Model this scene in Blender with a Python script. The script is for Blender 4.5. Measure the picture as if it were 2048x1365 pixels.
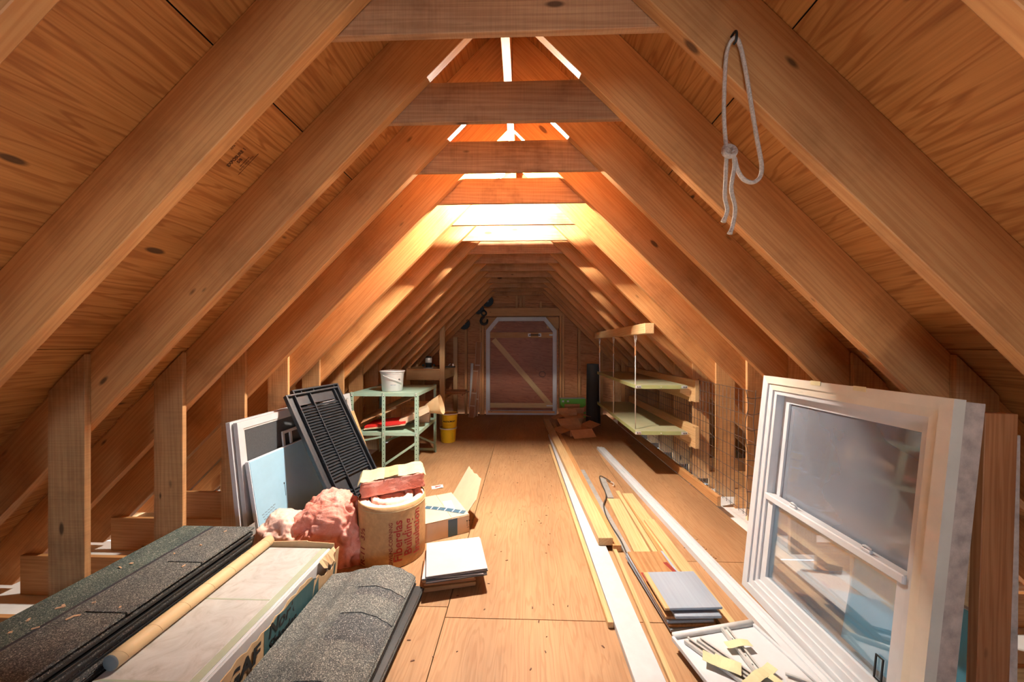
import bpy, bmesh, math, random
from mathutils import Vector, Matrix, Euler, noise as mnoise

for o in list(bpy.data.objects):
    bpy.data.objects.remove(o)
S = bpy.context.scene
C = S.collection
random.seed(7)
PI = math.pi

# ------------------------------------------------------------------ camera, world, lights, exposure
cam = bpy.data.cameras.new('camera')
cam.sensor_width = 36.0
cam.lens = 710.0 / 2048.0 * 36.0
cam.shift_y = 9.8 / 2048.0
cam.clip_start = 0.02
cam_ob = bpy.data.objects.new('camera', cam)
cam_ob.location = (0, 0, 1.244)
cam_ob.rotation_euler = (PI / 2, 0, 0.0324)
C.objects.link(cam_ob)
S.camera = cam_ob

w = bpy.data.worlds.new('sky')
S.world = w
w.use_nodes = True
bg = w.node_tree.nodes['Background']
bg.inputs[0].default_value = (0.62, 0.80, 1.0, 1)
bg.inputs[1].default_value = 9.5

BULB = (-0.158, 2.415, 2.447)
STAIR_FILL = (-0.05, -0.12, -0.55)       # unseen lamp added below the floor hatch to light the near rafters
BULB_W = 2500.0
STAIR_W = 46.0

S.view_settings.view_transform = 'Standard'
S.view_settings.look = 'None'
S.view_settings.gamma = 1.0
S.view_settings.use_curve_mapping = False
S.view_settings.exposure = 0.52


# ------------------------------------------------------------------ materials
def new_mat(name):
    m = bpy.data.materials.new(name)
    m.use_nodes = True
    nt = m.node_tree
    return m, nt, nt.nodes['Principled BSDF']


def N(nt, t, **kw):
    n = nt.nodes.new(t)
    for k, v in kw.items():
        if k == 'inp':
            for a, b in v.items():
                n.inputs[a].default_value = b
        else:
            setattr(n, k, v)
    return n


def ramp(nt, stops):
    r = nt.nodes.new('ShaderNodeValToRGB')
    e = r.color_ramp.elements
    e[0].position, e[0].color = stops[0][0], tuple(stops[0][1]) + (1,)
    e[1].position, e[1].color = stops[-1][0], tuple(stops[-1][1]) + (1,)
    for p, c in stops[1:-1]:
        x = e.new(p)
        x.color = tuple(c) + (1,)
    return r


def coords(nt, scale, rnd=41.0):
    tc = N(nt, 'ShaderNodeTexCoord')
    oi = N(nt, 'ShaderNodeObjectInfo')
    mul = N(nt, 'ShaderNodeMath', operation='MULTIPLY', inp={1: rnd})
    nt.links.new(oi.outputs['Random'], mul.inputs[0])
    add = N(nt, 'ShaderNodeVectorMath', operation='ADD')
    nt.links.new(tc.outputs['Object'], add.inputs[0])
    nt.links.new(mul.outputs[0], add.inputs[1])
    mp = N(nt, 'ShaderNodeMapping', inp={'Scale': scale})
    nt.links.new(add.outputs[0], mp.inputs[0])
    return mp.outputs[0], oi, add.outputs[0]


def mixc(nt, fac, a, b, mode='MIX'):
    m = N(nt, 'ShaderNodeMix', data_type='RGBA', blend_type=mode)
    if isinstance(fac, (int, float)):
        m.inputs[0].default_value = fac
    else:
        nt.links.new(fac, m.inputs[0])
    for sock, v in ((m.inputs[6], a), (m.inputs[7], b)):
        if isinstance(v, tuple):
            sock.default_value = v + (1,) if len(v) == 3 else v
        else:
            nt.links.new(v, sock)
    return m.outputs[2]


def wood(name, light, mid, dark, wscale=9.0, dist=5.0, stretch=0.10, rough=0.55, knots=True, saw=0.0,
         var=0.25, bump=0.12, fine=0.35, knot_col=(0.06, 0.025, 0.01), stain=0.0, lines=False):
    m, nt, p = new_mat(name)
    v, oi, raw = coords(nt, (stretch, 1, 1))
    wv = N(nt, 'ShaderNodeTexWave', wave_type='BANDS', bands_direction='DIAGONAL',
           inp={'Scale': wscale, 'Distortion': dist, 'Detail': 3.0, 'Detail Scale': 1.4, 'Detail Roughness': 0.6})
    nt.links.new(v, wv.inputs[0])
    r = ramp(nt, [(0.0, dark), (0.10, mid), (0.75, light), (0.92, light), (1.0, dark)] if lines else [(0.0, dark), (0.45, mid), (1.0, light)])
    nt.links.new(wv.outputs['Fac'], r.inputs[0])
    # broad tone drift
    mpb = N(nt, 'ShaderNodeMapping', inp={'Scale': (0.5, 1.2, 1.2)})
    nt.links.new(raw, mpb.inputs[0])
    big = N(nt, 'ShaderNodeTexNoise', inp={'Scale': 2.6, 'Detail': 4.0})
    nt.links.new(mpb.outputs[0], big.inputs[0])
    rb = ramp(nt, [(0.3, (0.72, 0.68, 0.66)), (0.7, (1.12, 1.1, 1.06))])
    nt.links.new(big.outputs[0], rb.inputs[0])
    col = mixc(nt, 0.8, r.outputs[0], rb.outputs[0], 'MULTIPLY')
    # fine fibre
    mp2 = N(nt, 'ShaderNodeMapping', inp={'Scale': (3, 130, 130)})
    nt.links.new(raw, mp2.inputs[0])
    fn = N(nt, 'ShaderNodeTexNoise', inp={'Scale': 1.0, 'Detail': 4.0})
    nt.links.new(mp2.outputs[0], fn.inputs[0])
    rf = ramp(nt, [(0.3, (0.6, 0.55, 0.5)), (0.62, (1, 1, 1))])
    nt.links.new(fn.outputs[0], rf.inputs[0])
    col = mixc(nt, fine, col, rf.outputs[0], 'MULTIPLY')
    if saw > 0:                                       # band-saw marks across the grain
        mp3 = N(nt, 'ShaderNodeMapping', inp={'Scale': (260, 6, 6)})
        nt.links.new(raw, mp3.inputs[0])
        sn = N(nt, 'ShaderNodeTexNoise', inp={'Scale': 1.0, 'Detail': 2.0})
        nt.links.new(mp3.outputs[0], sn.inputs[0])
        rs = ramp(nt, [(0.35, (0.55, 0.5, 0.48)), (0.6, (1.05, 1.05, 1.05))])
        nt.links.new(sn.outputs[0], rs.inputs[0])
        col = mixc(nt, saw, col, rs.outputs[0], 'MULTIPLY')
    if stain > 0:
        st = N(nt, 'ShaderNodeTexNoise', inp={'Scale': 3.3, 'Detail': 5.0, 'Roughness': 0.65})
        nt.links.new(raw, st.inputs[0])
        rs2 = ramp(nt, [(0.52, (1, 1, 1)), (0.72, (0.42, 0.36, 0.34))])
        nt.links.new(st.outputs[0], rs2.inputs[0])
        col = mixc(nt, stain, col, rs2.outputs[0], 'MULTIPLY')
    if knots:
        mp4 = N(nt, 'ShaderNodeMapping', inp={'Scale': (4.0, 11.0, 11.0)})
        nt.links.new(raw, mp4.inputs[0])
        vo = N(nt, 'ShaderNodeTexVoronoi', inp={'Scale': 1.0, 'Randomness': 1.0})
        nt.links.new(mp4.outputs[0], vo.inputs[0])
        sep = N(nt, 'ShaderNodeSeparateColor')
        nt.links.new(vo.outputs['Color'], sep.inputs[0])
        thr = N(nt, 'ShaderNodeMath', operation='MULTIPLY_ADD', inp={1: 0.26, 2: -0.10})
        nt.links.new(sep.outputs[0], thr.inputs[0])
        sub = N(nt, 'ShaderNodeMath', operation='SUBTRACT')
        nt.links.new(thr.outputs[0], sub.inputs[0])
        nt.links.new(vo.outputs['Distance'], sub.inputs[1])
        mr = N(nt, 'ShaderNodeMapRange', inp={1: -0.01, 2: 0.05, 3: 0.0, 4: 0.85})
        nt.links.new(sub.outputs[0], mr.inputs[0])
        col = mixc(nt, mr.outputs[0], col, knot_col)
    # per-piece tone
    hs = N(nt, 'ShaderNodeHueSaturation')
    mv = N(nt, 'ShaderNodeMapRange', inp={1: 0.0, 2: 1.0, 3: 1.0 - var, 4: 1.0 + var * 0.6})
    nt.links.new(oi.outputs['Random'], mv.inputs[0])
    nt.links.new(mv.outputs[0], hs.inputs['Value'])
    nt.links.new(col, hs.inputs['Color'])
    nt.links.new(hs.outputs[0], p.inputs['Base Color'])
    p.inputs['Roughness'].default_value = rough
    p.inputs['Specular IOR Level'].default_value = 0.3
    b = N(nt, 'ShaderNodeBump', inp={'Strength': bump, 'Distance': 0.004})
    nt.links.new(fn.outputs[0], b.inputs['Height'])
    nt.links.new(b.outputs[0], p.inputs['Normal'])
    return m


def plain(name, col, rough=0.5, metal=0.0, spec=0.4, nscale=0, namt=0.15, bump=0.0, emis=None, estr=0.0, coat=0.0):
    m, nt, p = new_mat(name)
    p.inputs['Roughness'].default_value = rough
    p.inputs['Metallic'].default_value = metal
    p.inputs['Specular IOR Level'].default_value = spec
    p.inputs['Coat Weight'].default_value = coat
    p.inputs['Base Color'].default_value = tuple(col) + (1,)
    if nscale:
        v, oi, raw = coords(nt, (1, 1, 1))
        n = N(nt, 'ShaderNodeTexNoise', inp={'Scale': nscale, 'Detail': 6.0, 'Roughness': 0.6})
        nt.links.new(v, n.inputs[0])
        r = ramp(nt, [(0.3, tuple(c * (1 - namt) for c in col)), (0.7, tuple(min(1, c * (1 + namt)) for c in col))])
        nt.links.new(n.outputs[0], r.inputs[0])
        nt.links.new(r.outputs[0], p.inputs['Base Color'])
        if bump:
            b = N(nt, 'ShaderNodeBump', inp={'Strength': bump, 'Distance': 0.004})
            nt.links.new(n.outputs[0], b.inputs['Height'])
            nt.links.new(b.outputs[0], p.inputs['Normal'])
    if emis:
        p.inputs['Emission Color'].default_value = tuple(emis) + (1,)
        p.inputs['Emission Strength'].default_value = estr
    return m


def granules(name, dark, lightc, tint, rough=0.75):
    m, nt, p = new_mat(name)
    v, oi, raw = coords(nt, (1, 1, 1))
    vo = N(nt, 'ShaderNodeTexVoronoi', inp={'Scale': 420.0})
    nt.links.new(v, vo.inputs[0])
    sep = N(nt, 'ShaderNodeSeparateColor')
    nt.links.new(vo.outputs['Color'], sep.inputs[0])
    r = ramp(nt, [(0.0, dark), (0.55, tint), (0.88, lightc), (1.0, (0.45, 0.44, 0.40))])
    nt.links.new(sep.outputs[0], r.inputs[0])
    n = N(nt, 'ShaderNodeTexNoise', inp={'Scale': 7.0, 'Detail': 3.0})
    nt.links.new(v, n.inputs[0])
    rn = ramp(nt, [(0.3, (0.75, 0.78, 0.78)), (0.7, (1.15, 1.12, 1.05))])
    nt.links.new(n.outputs[0], rn.inputs[0])
    col = mixc(nt, 1.0, r.outputs[0], rn.outputs[0], 'MULTIPLY')
    nt.links.new(col, p.inputs['Base Color'])
    p.inputs['Roughness'].default_value = rough
    p.inputs['Specular IOR Level'].default_value = 0.35
    b = N(nt, 'ShaderNodeBump', inp={'Strength': 0.5, 'Distance': 0.002})
    nt.links.new(vo.outputs['Distance'], b.inputs['Height'])
    nt.links.new(b.outputs[0], p.inputs['Normal'])
    return m


M = {}
M['rafter'] = wood('fir_rafter', (0.67, 0.32, 0.115), (0.635, 0.29, 0.100), (0.58, 0.25, 0.084), 30, 12, 0.03, 0.5, True, 0, 0.18, stain=0.45, fine=0.22)
M['tie'] = wood('rough_fir_tie', (0.52, 0.265, 0.125), (0.475, 0.23, 0.105), (0.43, 0.20, 0.088), 30, 9, 0.04, 0.65, True, 0.22, 0.15, stain=0.8, fine=0.2)
M['post'] = wood('rough_fir_post', (0.68, 0.38, 0.165), (0.64, 0.345, 0.145), (0.585, 0.30, 0.122), 30, 9, 0.04, 0.6, True, 0.25, 0.14, stain=0.6, fine=0.25)
M['sheath'] = wood('fir_plywood_sheathing', (0.60, 0.255, 0.072), (0.555, 0.225, 0.060), (0.445, 0.160, 0.040), 5.0, 16, 0.12, 0.5, True, 0, 0.10, knot_col=(0.04, 0.018, 0.01), fine=0.55, lines=True)
M['floor'] = wood('fir_plywood_floor', (0.42, 0.240, 0.117), (0.405, 0.227, 0.108), (0.37, 0.198, 0.091), 6.5, 16, 0.12, 0.6, False, 0, 0.05, fine=0.35, knot_col=(0.16, 0.08, 0.04), lines=True)
M['farply'] = wood('gable_plywood', (0.66, 0.29, 0.115), (0.60, 0.25, 0.095), (0.51, 0.19, 0.07), 7, 10, 0.15, 0.55, False, 0, 0.12, lines=True)
M['doorply'] = wood('loft_door_plywood', (0.40, 0.15, 0.075), (0.36, 0.13, 0.064), (0.29, 0.10, 0.05), 7, 10, 0.15, 0.45, False, 0, 0.05, lines=True)
M['stud'] = wood('stud_lumber', (0.70, 0.37, 0.15), (0.66, 0.34, 0.13), (0.61, 0.30, 0.112), 30, 9, 0.04, 0.55, True, 0, 0.15)
M['pine'] = wood('pale_pine', (0.68, 0.45, 0.225), (0.65, 0.425, 0.205), (0.605, 0.38, 0.172), 30, 9, 0.04, 0.5, True, 0, 0.08, fine=0.2, knot_col=(0.30, 0.15, 0.06))
M['redwood'] = wood('red_brown_wood', (0.48, 0.205, 0.082), (0.44, 0.178, 0.068), (0.39, 0.148, 0.054), 30, 9, 0.04, 0.5, True, 0, 0.12)
M['brownpl'] = wood('brown_plank', (0.54, 0.29, 0.125), (0.49, 0.255, 0.103), (0.42, 0.205, 0.08), 20, 9, 0.05, 0.6, True, 0, 0.1, stain=0.3)
M['graywood'] = wood('grey_painted_plank', (0.305, 0.355, 0.42), (0.30, 0.35, 0.415), (0.295, 0.343, 0.408), 20, 6, 0.05, 0.7, False, 0, 0.05, fine=0.15)
M['peel'] = plain('peeling_paint_wood', (0.50, 0.39, 0.31), 0.75, nscale=22, namt=0.30, bump=0.4)
M['drywall'] = plain('white_drywall', (0.86, 0.84, 0.80), 0.8, nscale=6, namt=0.06)
M['felt'] = plain('roofing_felt_black', (0.02, 0.02, 0.02), 0.9)
M['shingle'] = granules('asphalt_granules', (0.035, 0.038, 0.04), (0.22, 0.22, 0.20), (0.11, 0.115, 0.11))
M['shingleG'] = granules('asphalt_granules_green', (0.03, 0.05, 0.05), (0.17, 0.20, 0.17), (0.085, 0.115, 0.10))
M['shingleD'] = granules('asphalt_granules_dark', (0.025, 0.027, 0.03), (0.14, 0.14, 0.14), (0.065, 0.068, 0.072))
M['tar'] = plain('asphalt_edge', (0.012, 0.012, 0.012), 0.55, nscale=160, namt=0.5)
M['tarstrip'] = plain('sealant_strip', (0.045, 0.045, 0.05), 0.6, nscale=60, namt=0.3)
M['kraft'] = plain('kraft_cardboard', (0.50, 0.335, 0.18), 0.75, nscale=18, namt=0.10)
M['kraftd'] = plain('dark_kraft_cardboard', (0.42, 0.22, 0.105), 0.7, nscale=22, namt=0.14)
M['carton'] = plain('brown_carton', (0.56, 0.28, 0.13), 0.75, nscale=14, namt=0.10)
M['kraftpaper'] = plain('insulation_kraft_paper', (0.52, 0.30, 0.13), 0.6, nscale=40, namt=0.14)
M['kraftgreen'] = plain('faded_kraft_facing', (0.56, 0.48, 0.27), 0.65, nscale=30, namt=0.12)
M['tube'] = plain('spiral_cardboard_tube', (0.66, 0.46, 0.24), 0.6, nscale=12, namt=0.06)
M['greycap'] = plain('grey_plastic_cap', (0.17, 0.19, 0.19), 0.5)
M['teal'] = plain('printed_dark_teal', (0.035, 0.085, 0.09), 0.55)
M['blueprint'] = plain('printed_blue', (0.05, 0.25, 0.5), 0.55)
M['ink'] = plain('black_ink', (0.015, 0.013, 0.012), 0.6)
M['inkred'] = plain('red_ink', (0.42, 0.045, 0.03), 0.6)
M['inkdred'] = plain('dark_red_ink', (0.24, 0.03, 0.02), 0.6)
M['inkbrown'] = plain('faded_stamp_ink', (0.12, 0.045, 0.018), 0.6)
M['inkgrey'] = plain('grey_print', (0.22, 0.32, 0.40), 0.6)
M['white'] = plain('white_vinyl', (0.58, 0.58, 0.58), 0.4, nscale=9, namt=0.05)
M['cream'] = plain('cream_vinyl', (0.66, 0.60, 0.48), 0.42, nscale=5, namt=0.10)
M['whitepaint'] = plain('white_painted_board', (0.48, 0.475, 0.47), 0.5, nscale=25, namt=0.05)
M['alu'] = plain('aged_white_aluminium', (0.62, 0.60, 0.56), 0.4, nscale=12, namt=0.12)
M['steel'] = plain('zinc_steel', (0.60, 0.58, 0.54), 0.35, 0.3, nscale=20, namt=0.12)
M['dull'] = plain('dull_grey_metal', (0.34, 0.32, 0.29), 0.5, 0.15, nscale=20, namt=0.15)
M['iron'] = plain('dark_iron', (0.02, 0.022, 0.022), 0.45, 0.4)
M['green'] = plain('sage_green_enamel', (0.33, 0.47, 0.36), 0.4, nscale=8, namt=0.06)
M['greend'] = plain('punched_hole_dark', (0.02, 0.025, 0.02), 0.8)
M['olive'] = plain('olive_shelf_enamel', (0.34, 0.36, 0.15), 0.4, nscale=6, namt=0.10)
M['olivetop'] = plain('olive_shelf_top', (0.38, 0.37, 0.22), 0.4, nscale=5, namt=0.12)
M['shutter'] = plain('black_plastic', (0.028, 0.031, 0.036), 0.36, nscale=30, namt=0.2)
M['screen'] = plain('dark_insect_screen', (0.07, 0.075, 0.08), 0.5, nscale=400, namt=0.4)
M['foam'] = plain('blue_foam_board', (0.33, 0.55, 0.68), 0.6, nscale=10, namt=0.04)
M['foamwhite'] = plain('foam_board_edge', (0.78, 0.82, 0.84), 0.7, nscale=60, namt=0.06)
M['foamb'] = plain('bright_blue_foam', (0.22, 0.62, 0.80), 0.6, nscale=12, namt=0.06)
M['pinktop'] = plain('pink_fibre_pale', (0.88, 0.55, 0.44), 0.9, nscale=45, namt=0.14, bump=0.6)
M['bucket'] = plain('white_bucket_plastic', (0.62, 0.615, 0.60), 0.35)
M['yellow'] = plain('yellow_bucket_plastic', (0.80, 0.52, 0.02), 0.35)
M['red'] = plain('red_card', (0.62, 0.025, 0.02), 0.5)
M['limegreen'] = plain('green_printed_box', (0.14, 0.48, 0.06), 0.5, nscale=8, namt=0.08)
M['rope'] = plain('cotton_rope', (0.55, 0.43, 0.33), 0.85, nscale=200, namt=0.25, bump=0.8)
M['tape'] = plain('masking_tape', (0.66, 0.58, 0.33), 0.6, nscale=14, namt=0.10)
M['packtape'] = plain('blue_packing_tape', (0.06, 0.12, 0.17), 0.35)
M['palelabel'] = plain('pale_blue_label', (0.50, 0.58, 0.62), 0.4)
M['boxwhite'] = plain('pale_cardboard', (0.62, 0.45, 0.30), 0.65, nscale=14, namt=0.05)
M['tile_w'] = plain('pale_vinyl_tile', (0.44, 0.435, 0.43), 0.45, nscale=9, namt=0.05)
M['tile_e'] = plain('dark_tile_edge', (0.05, 0.05, 0.05), 0.6)
M['trimgreen'] = plain('grey_green_strip', (0.36, 0.39, 0.28), 0.5, nscale=20, namt=0.05)
M['straprub'] = plain('black_rubber_strap', (0.05, 0.042, 0.035), 0.5)
M['wire'] = plain('rusty_wire', (0.13, 0.10, 0.085), 0.5, 0.5)
M['bulb'] = plain('lamp_glass_lit', (1, 1, 1), 0.3, emis=(1.0, 0.92, 0.80), estr=60.0)
M['porcelain'] = plain('porcelain_socket', (0.8, 0.8, 0.78), 0.3)
M['paper'] = plain('paper_scrap', (0.72, 0.62, 0.58), 0.7)
M['chip'] = plain('wood_chip', (0.66, 0.42, 0.25), 0.7)
M['silver'] = plain('silver_sticker', (0.8, 0.8, 0.8), 0.3)


def marble_mat():
    m, nt, p = new_mat('marbled_vinyl_sheet')
    v, oi, raw = coords(nt, (1, 1, 1), 0.0)
    n = N(nt, 'ShaderNodeTexNoise', inp={'Scale': 9.0, 'Detail': 9.0, 'Roughness': 0.62, 'Distortion': 1.6})
    nt.links.new(v, n.inputs[0])
    r = ramp(nt, [(0.30, (0.36, 0.33, 0.28)), (0.44, (0.46, 0.435, 0.395)), (0.60, (0.52, 0.505, 0.47)), (0.75, (0.43, 0.40, 0.35))])
    nt.links.new(n.outputs[0], r.inputs[0])
    nt.links.new(r.outputs[0], p.inputs['Base Color'])
    p.inputs['Roughness'].default_value = 0.4
    b = N(nt, 'ShaderNodeBump', inp={'Strength': 0.25, 'Distance': 0.004})
    nt.links.new(n.outputs[0], b.inputs['Height'])
    nt.links.new(b.outputs[0], p.inputs['Normal'])
    return m


def pink_mat():
    m, nt, p = new_mat('pink_fibreglass')
    v, oi, raw = coords(nt, (1, 1, 1))
    n = N(nt, 'ShaderNodeTexNoise', inp={'Scale': 6.5, 'Detail': 8.0, 'Roughness': 0.7, 'Distortion': 0.8})
    nt.links.new(v, n.inputs[0])
    r = ramp(nt, [(0.28, (0.70, 0.20, 0.13)), (0.48, (0.80, 0.31, 0.23)), (0.62, (0.84, 0.41, 0.33)), (0.78, (0.84, 0.56, 0.45))])
    nt.links.new(n.outputs[0], r.inputs[0])
    nt.links.new(r.outputs[0], p.inputs['Base Color'])
    p.inputs['Roughness'].default_value = 0.95
    p.inputs['Specular IOR Level'].default_value = 0.1
    p.inputs['Subsurface Weight'].default_value = 0.0
    n2 = N(nt, 'ShaderNodeTexNoise', inp={'Scale': 40.0, 'Detail': 6.0, 'Roughness': 0.7})
    nt.links.new(v, n2.inputs[0])
    b = N(nt, 'ShaderNodeBump', inp={'Strength': 0.8, 'Distance': 0.01})
    nt.links.new(n2.outputs[0], b.inputs['Height'])
    nt.links.new(b.outputs[0], p.inputs['Normal'])
    return m


def glass_mat(name, tint, haze, hz=0.12, refl=0.9):
    m, nt, p = new_mat(name)
    nt.nodes.remove(p)
    out = nt.nodes['Material Output']
    tr = N(nt, 'ShaderNodeBsdfTransparent', inp={0: tint + (1,)})
    gl = N(nt, 'ShaderNodeBsdfGlossy', inp={0: (1, 1, 1, 1), 'Roughness': 0.02})
    df = N(nt, 'ShaderNodeBsdfDiffuse', inp={0: haze + (1,)})
    fr = N(nt, 'ShaderNodeFresnel', inp={0: 1.5})
    v, oi, raw = coords(nt, (1, 1, 1))
    n = N(nt, 'ShaderNodeTexNoise', inp={'Scale': 2.2, 'Detail': 3.0})
    nt.links.new(v, n.inputs[0])
    mr = N(nt, 'ShaderNodeMapRange', inp={1: 0.3, 2: 0.7, 3: hz * 0.8, 4: hz * 1.2})
    nt.links.new(n.outputs[0], mr.inputs[0])
    m1 = N(nt, 'ShaderNodeMixShader')
    nt.links.new(mr.outputs[0], m1.inputs[0])
    nt.links.new(tr.outputs[0], m1.inputs[1])
    nt.links.new(df.outputs[0], m1.inputs[2])
    m2 = N(nt, 'ShaderNodeMixShader')
    fm = N(nt, 'ShaderNodeMath', operation='MULTIPLY', inp={1: refl})
    nt.links.new(fr.outputs[0], fm.inputs[0])
    nt.links.new(fm.outputs[0], m2.inputs[0])
    nt.links.new(m1.outputs[0], m2.inputs[1])
    nt.links.new(gl.outputs[0], m2.inputs[2])
    nt.links.new(m2.outputs[0], out.inputs[0])
    return m


M['marble'] = marble_mat()
M['pink'] = pink_mat()
M['glass'] = glass_mat('dusty_window_glass', (0.86, 0.90, 0.92), (0.50, 0.54, 0.62), 0.40)
M['glassb'] = glass_mat('blue_hazed_window_glass', (0.94, 0.97, 0.99), (0.30, 0.50, 0.66), 0.13, 0.55)  # blue haze in the pane's colour stands for light off the foam


# ------------------------------------------------------------------ geometry helpers
def link(name, me, mat=None, parent=None, mtx=None):
    o = bpy.data.objects.new(name, me)
    C.objects.link(o)
    if mat is not None and me is not None:
        mm = M[mat] if isinstance(mat, str) else mat
        if not me.materials:
            me.materials.append(mm)
        elif me.materials[0] != mm:
            o.material_slots[0].link = 'OBJECT'
            o.material_slots[0].material = mm
    if parent is not None:
        o.parent = parent
    if mtx is not None:
        o.matrix_basis = mtx
    return o


def tag(o, label, cat, group=None):
    o['label'] = label
    o['category'] = cat
    if group:
        o['group'] = group
    return o


def thing(name, label, cat, loc=(0, 0, 0), rot=(0, 0, 0), group=None, mtx=None):
    o = bpy.data.objects.new(name, None)
    o.empty_display_size = 0.05
    C.objects.link(o)
    o.location = loc
    o.rotation_euler = rot
    if mtx is not None:
        o.matrix_basis = mtx
    return tag(o, label, cat, group)


def structure(name):
    o = bpy.data.objects.new(name, None)
    o.empty_display_size = 0.05
    C.objects.link(o)
    o['kind'] = 'structure'
    return o


def T(x, y, z):
    return Matrix.Translation((x, y, z))


def axes(o, ex, ey, ez):
    m = Matrix.Identity(4)
    for i, e in enumerate((ex, ey, ez)):
        m[0][i], m[1][i], m[2][i] = e
    m[0][3], m[1][3], m[2][3] = o
    return m


def along(p0, p1, up=(0, 0, 1)):
    """frame at p0 with local x towards p1"""
    p0, p1, up = Vector(p0), Vector(p1), Vector(up)
    ex = (p1 - p0).normalized()
    ey = up.cross(ex).normalized()
    ez = ex.cross(ey)
    return axes(p0, ex, ey, ez)


def pydata(name, v, f, smooth=False):
    me = bpy.data.meshes.new(name)
    me.from_pydata(v, [], f)
    me.polygons.foreach_set('use_smooth', [bool(smooth)] * len(me.polygons))
    me.update()
    return me


BOXES = {}


def flat(me):
    me.polygons.foreach_set('use_smooth', [False] * len(me.polygons))
    me.update()
    return me


def box_me(sx, sy, sz, bev=0.0015, org=(0.5, 0.5, 0.5)):
    key = (round(sx, 4), round(sy, 4), round(sz, 4), bev, org)
    if key in BOXES:
        return BOXES[key]
    bm = bmesh.new()
    bmesh.ops.create_cube(bm, size=1.0)
    for v in bm.verts:
        v.co = Vector(((v.co.x + 0.5 - org[0]) * sx, (v.co.y + 0.5 - org[1]) * sy, (v.co.z + 0.5 - org[2]) * sz))
    if bev > 0:
        b = min(bev, 0.4 * min(sx, sy, sz))
        bmesh.ops.bevel(bm, geom=list(bm.edges), offset=b, segments=1, affect='EDGES')
    me = bpy.data.meshes.new('box')
    bm.to_mesh(me)
    bm.free()
    flat(me)
    BOXES[key] = me
    return me


def box(name, size, loc, mat, parent=None, rot=(0, 0, 0), bev=0.0015, org=(0.5, 0.5, 0.5)):
    """axis box; mesh copied per material so look-alikes share data"""
    key = mat if isinstance(mat, str) else mat.name
    me = box_me(size[0], size[1], size[2], bev, org)
    k2 = ('m', key) + (round(size[0], 4), round(size[1], 4), round(size[2], 4), bev, org)
    if k2 not in BOXES:
        BOXES[k2] = me.copy()
    return link(name, BOXES[k2], mat, parent, T(*loc) @ Euler(rot).to_matrix().to_4x4())


def boxX(name, size, loc, mat, parent=None, dirn='Y', bev=0.0015):
    """box given by WORLD extents, whose local x (grain) runs along dirn"""
    sx, sy, sz = size
    if dirn == 'X':
        return box(name, size, loc, mat, parent, bev=bev)
    if dirn == 'Y':
        return box(name, (sy, sx, sz), loc, mat, parent, (0, 0, PI / 2), bev)
    return box(name, (sz, sy, sx), loc, mat, parent, (0, -PI / 2, 0), bev)


def prism(poly, depth, bev=0.0):
    """polygon in local xz extruded centred along y"""
    bm = bmesh.new()
    a = [bm.verts.new((x, -depth / 2, z)) for x, z in poly]
    b = [bm.verts.new((x, depth / 2, z)) for x, z in poly]
    n = len(poly)
    bm.faces.new(a)
    bm.faces.new(b[::-1])
    for i in range(n):
        bm.faces.new((a[i], b[i], b[(i + 1) % n], a[(i + 1) % n]))
    bmesh.ops.recalc_face_normals(bm, faces=bm.faces)
    if bev:
        bmesh.ops.bevel(bm, geom=list(bm.edges), offset=bev, segments=1, affect='EDGES')
    me = bpy.data.meshes.new('prism')
    bm.to_mesh(me)
    bm.free()
    flat(me)
    return me


def tube_me(pts, r, seg=8, closed=False, radii=None):
    pts = [Vector(p) for p in pts]
    n = len(pts)
    vs, fs = [], []
    up = Vector((0.13, 0.27, 0.95))
    for i, p in enumerate(pts):
        if closed:
            t = pts[(i + 1) % n] - pts[i - 1]
        else:
            t = pts[min(i + 1, n - 1)] - pts[max(i - 1, 0)]
        t.normalize()
        a = t.cross(up)
        if a.length < 1e-3:
            a = t.cross(Vector((1, 0, 0)))
        a.normalize()
        b = t.cross(a)
        rr = radii[i] if radii else r
        for k in range(seg):
            an = 2 * PI * k / seg
            vs.append(p + (a * math.cos(an) + b * math.sin(an)) * rr)
    m = n if closed else n - 1
    for i in range(m):
        for k in range(seg):
            j = (i + 1) % n
            fs.append((i * seg + k, i * seg + (k + 1) % seg, j * seg + (k + 1) % seg, j * seg + k))
    if not closed:
        fs.append(tuple(range(seg))[::-1])
        fs.append(tuple((n - 1) * seg + k for k in range(seg)))
    me = pydata('tube', vs, fs, True)
    return me


def smooth_pts(pts, sub=6):
    pts = [Vector(p) for p in pts]
    out = []
    for i in range(len(pts) - 1):
        p0, p1, p2, p3 = pts[max(i - 1, 0)], pts[i], pts[i + 1], pts[min(i + 2, len(pts) - 1)]
        for k in range(sub):
            t = k / sub
            out.append(0.5 * ((2 * p1) + (-p0 + p2) * t + (2 * p0 - 5 * p1 + 4 * p2 - p3) * t * t + (-p0 + 3 * p1 - 3 * p2 + p3) * t ** 3))
    out.append(pts[-1])
    return out


def lathe_me(prof, seg=32, smooth=True):
    vs, fs = [], []
    n = len(prof)
    for r, z in prof:
        for k in range(seg):
            a = 2 * PI * k / seg
            vs.append((r * math.cos(a), r * math.sin(a), z))
    for i in range(n - 1):
        for k in range(seg):
            fs.append((i * seg + k, i * seg + (k + 1) % seg, (i + 1) * seg + (k + 1) % seg, (i + 1) * seg + k))
    me = pydata('lathe', vs, fs, smooth)
    return me


def join_me(parts):
    """parts: list of (mesh, matrix) -> one mesh"""
    bm = bmesh.new()
    for me, mt in parts:
        k = len(bm.verts)
        bm.from_mesh(me)
        bm.verts.ensure_lookup_table()
        for v in bm.verts[k:]:
            v.co = mt @ v.co
    me = bpy.data.meshes.new('joined')
    bm.to_mesh(me)
    bm.free()
    return me


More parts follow.
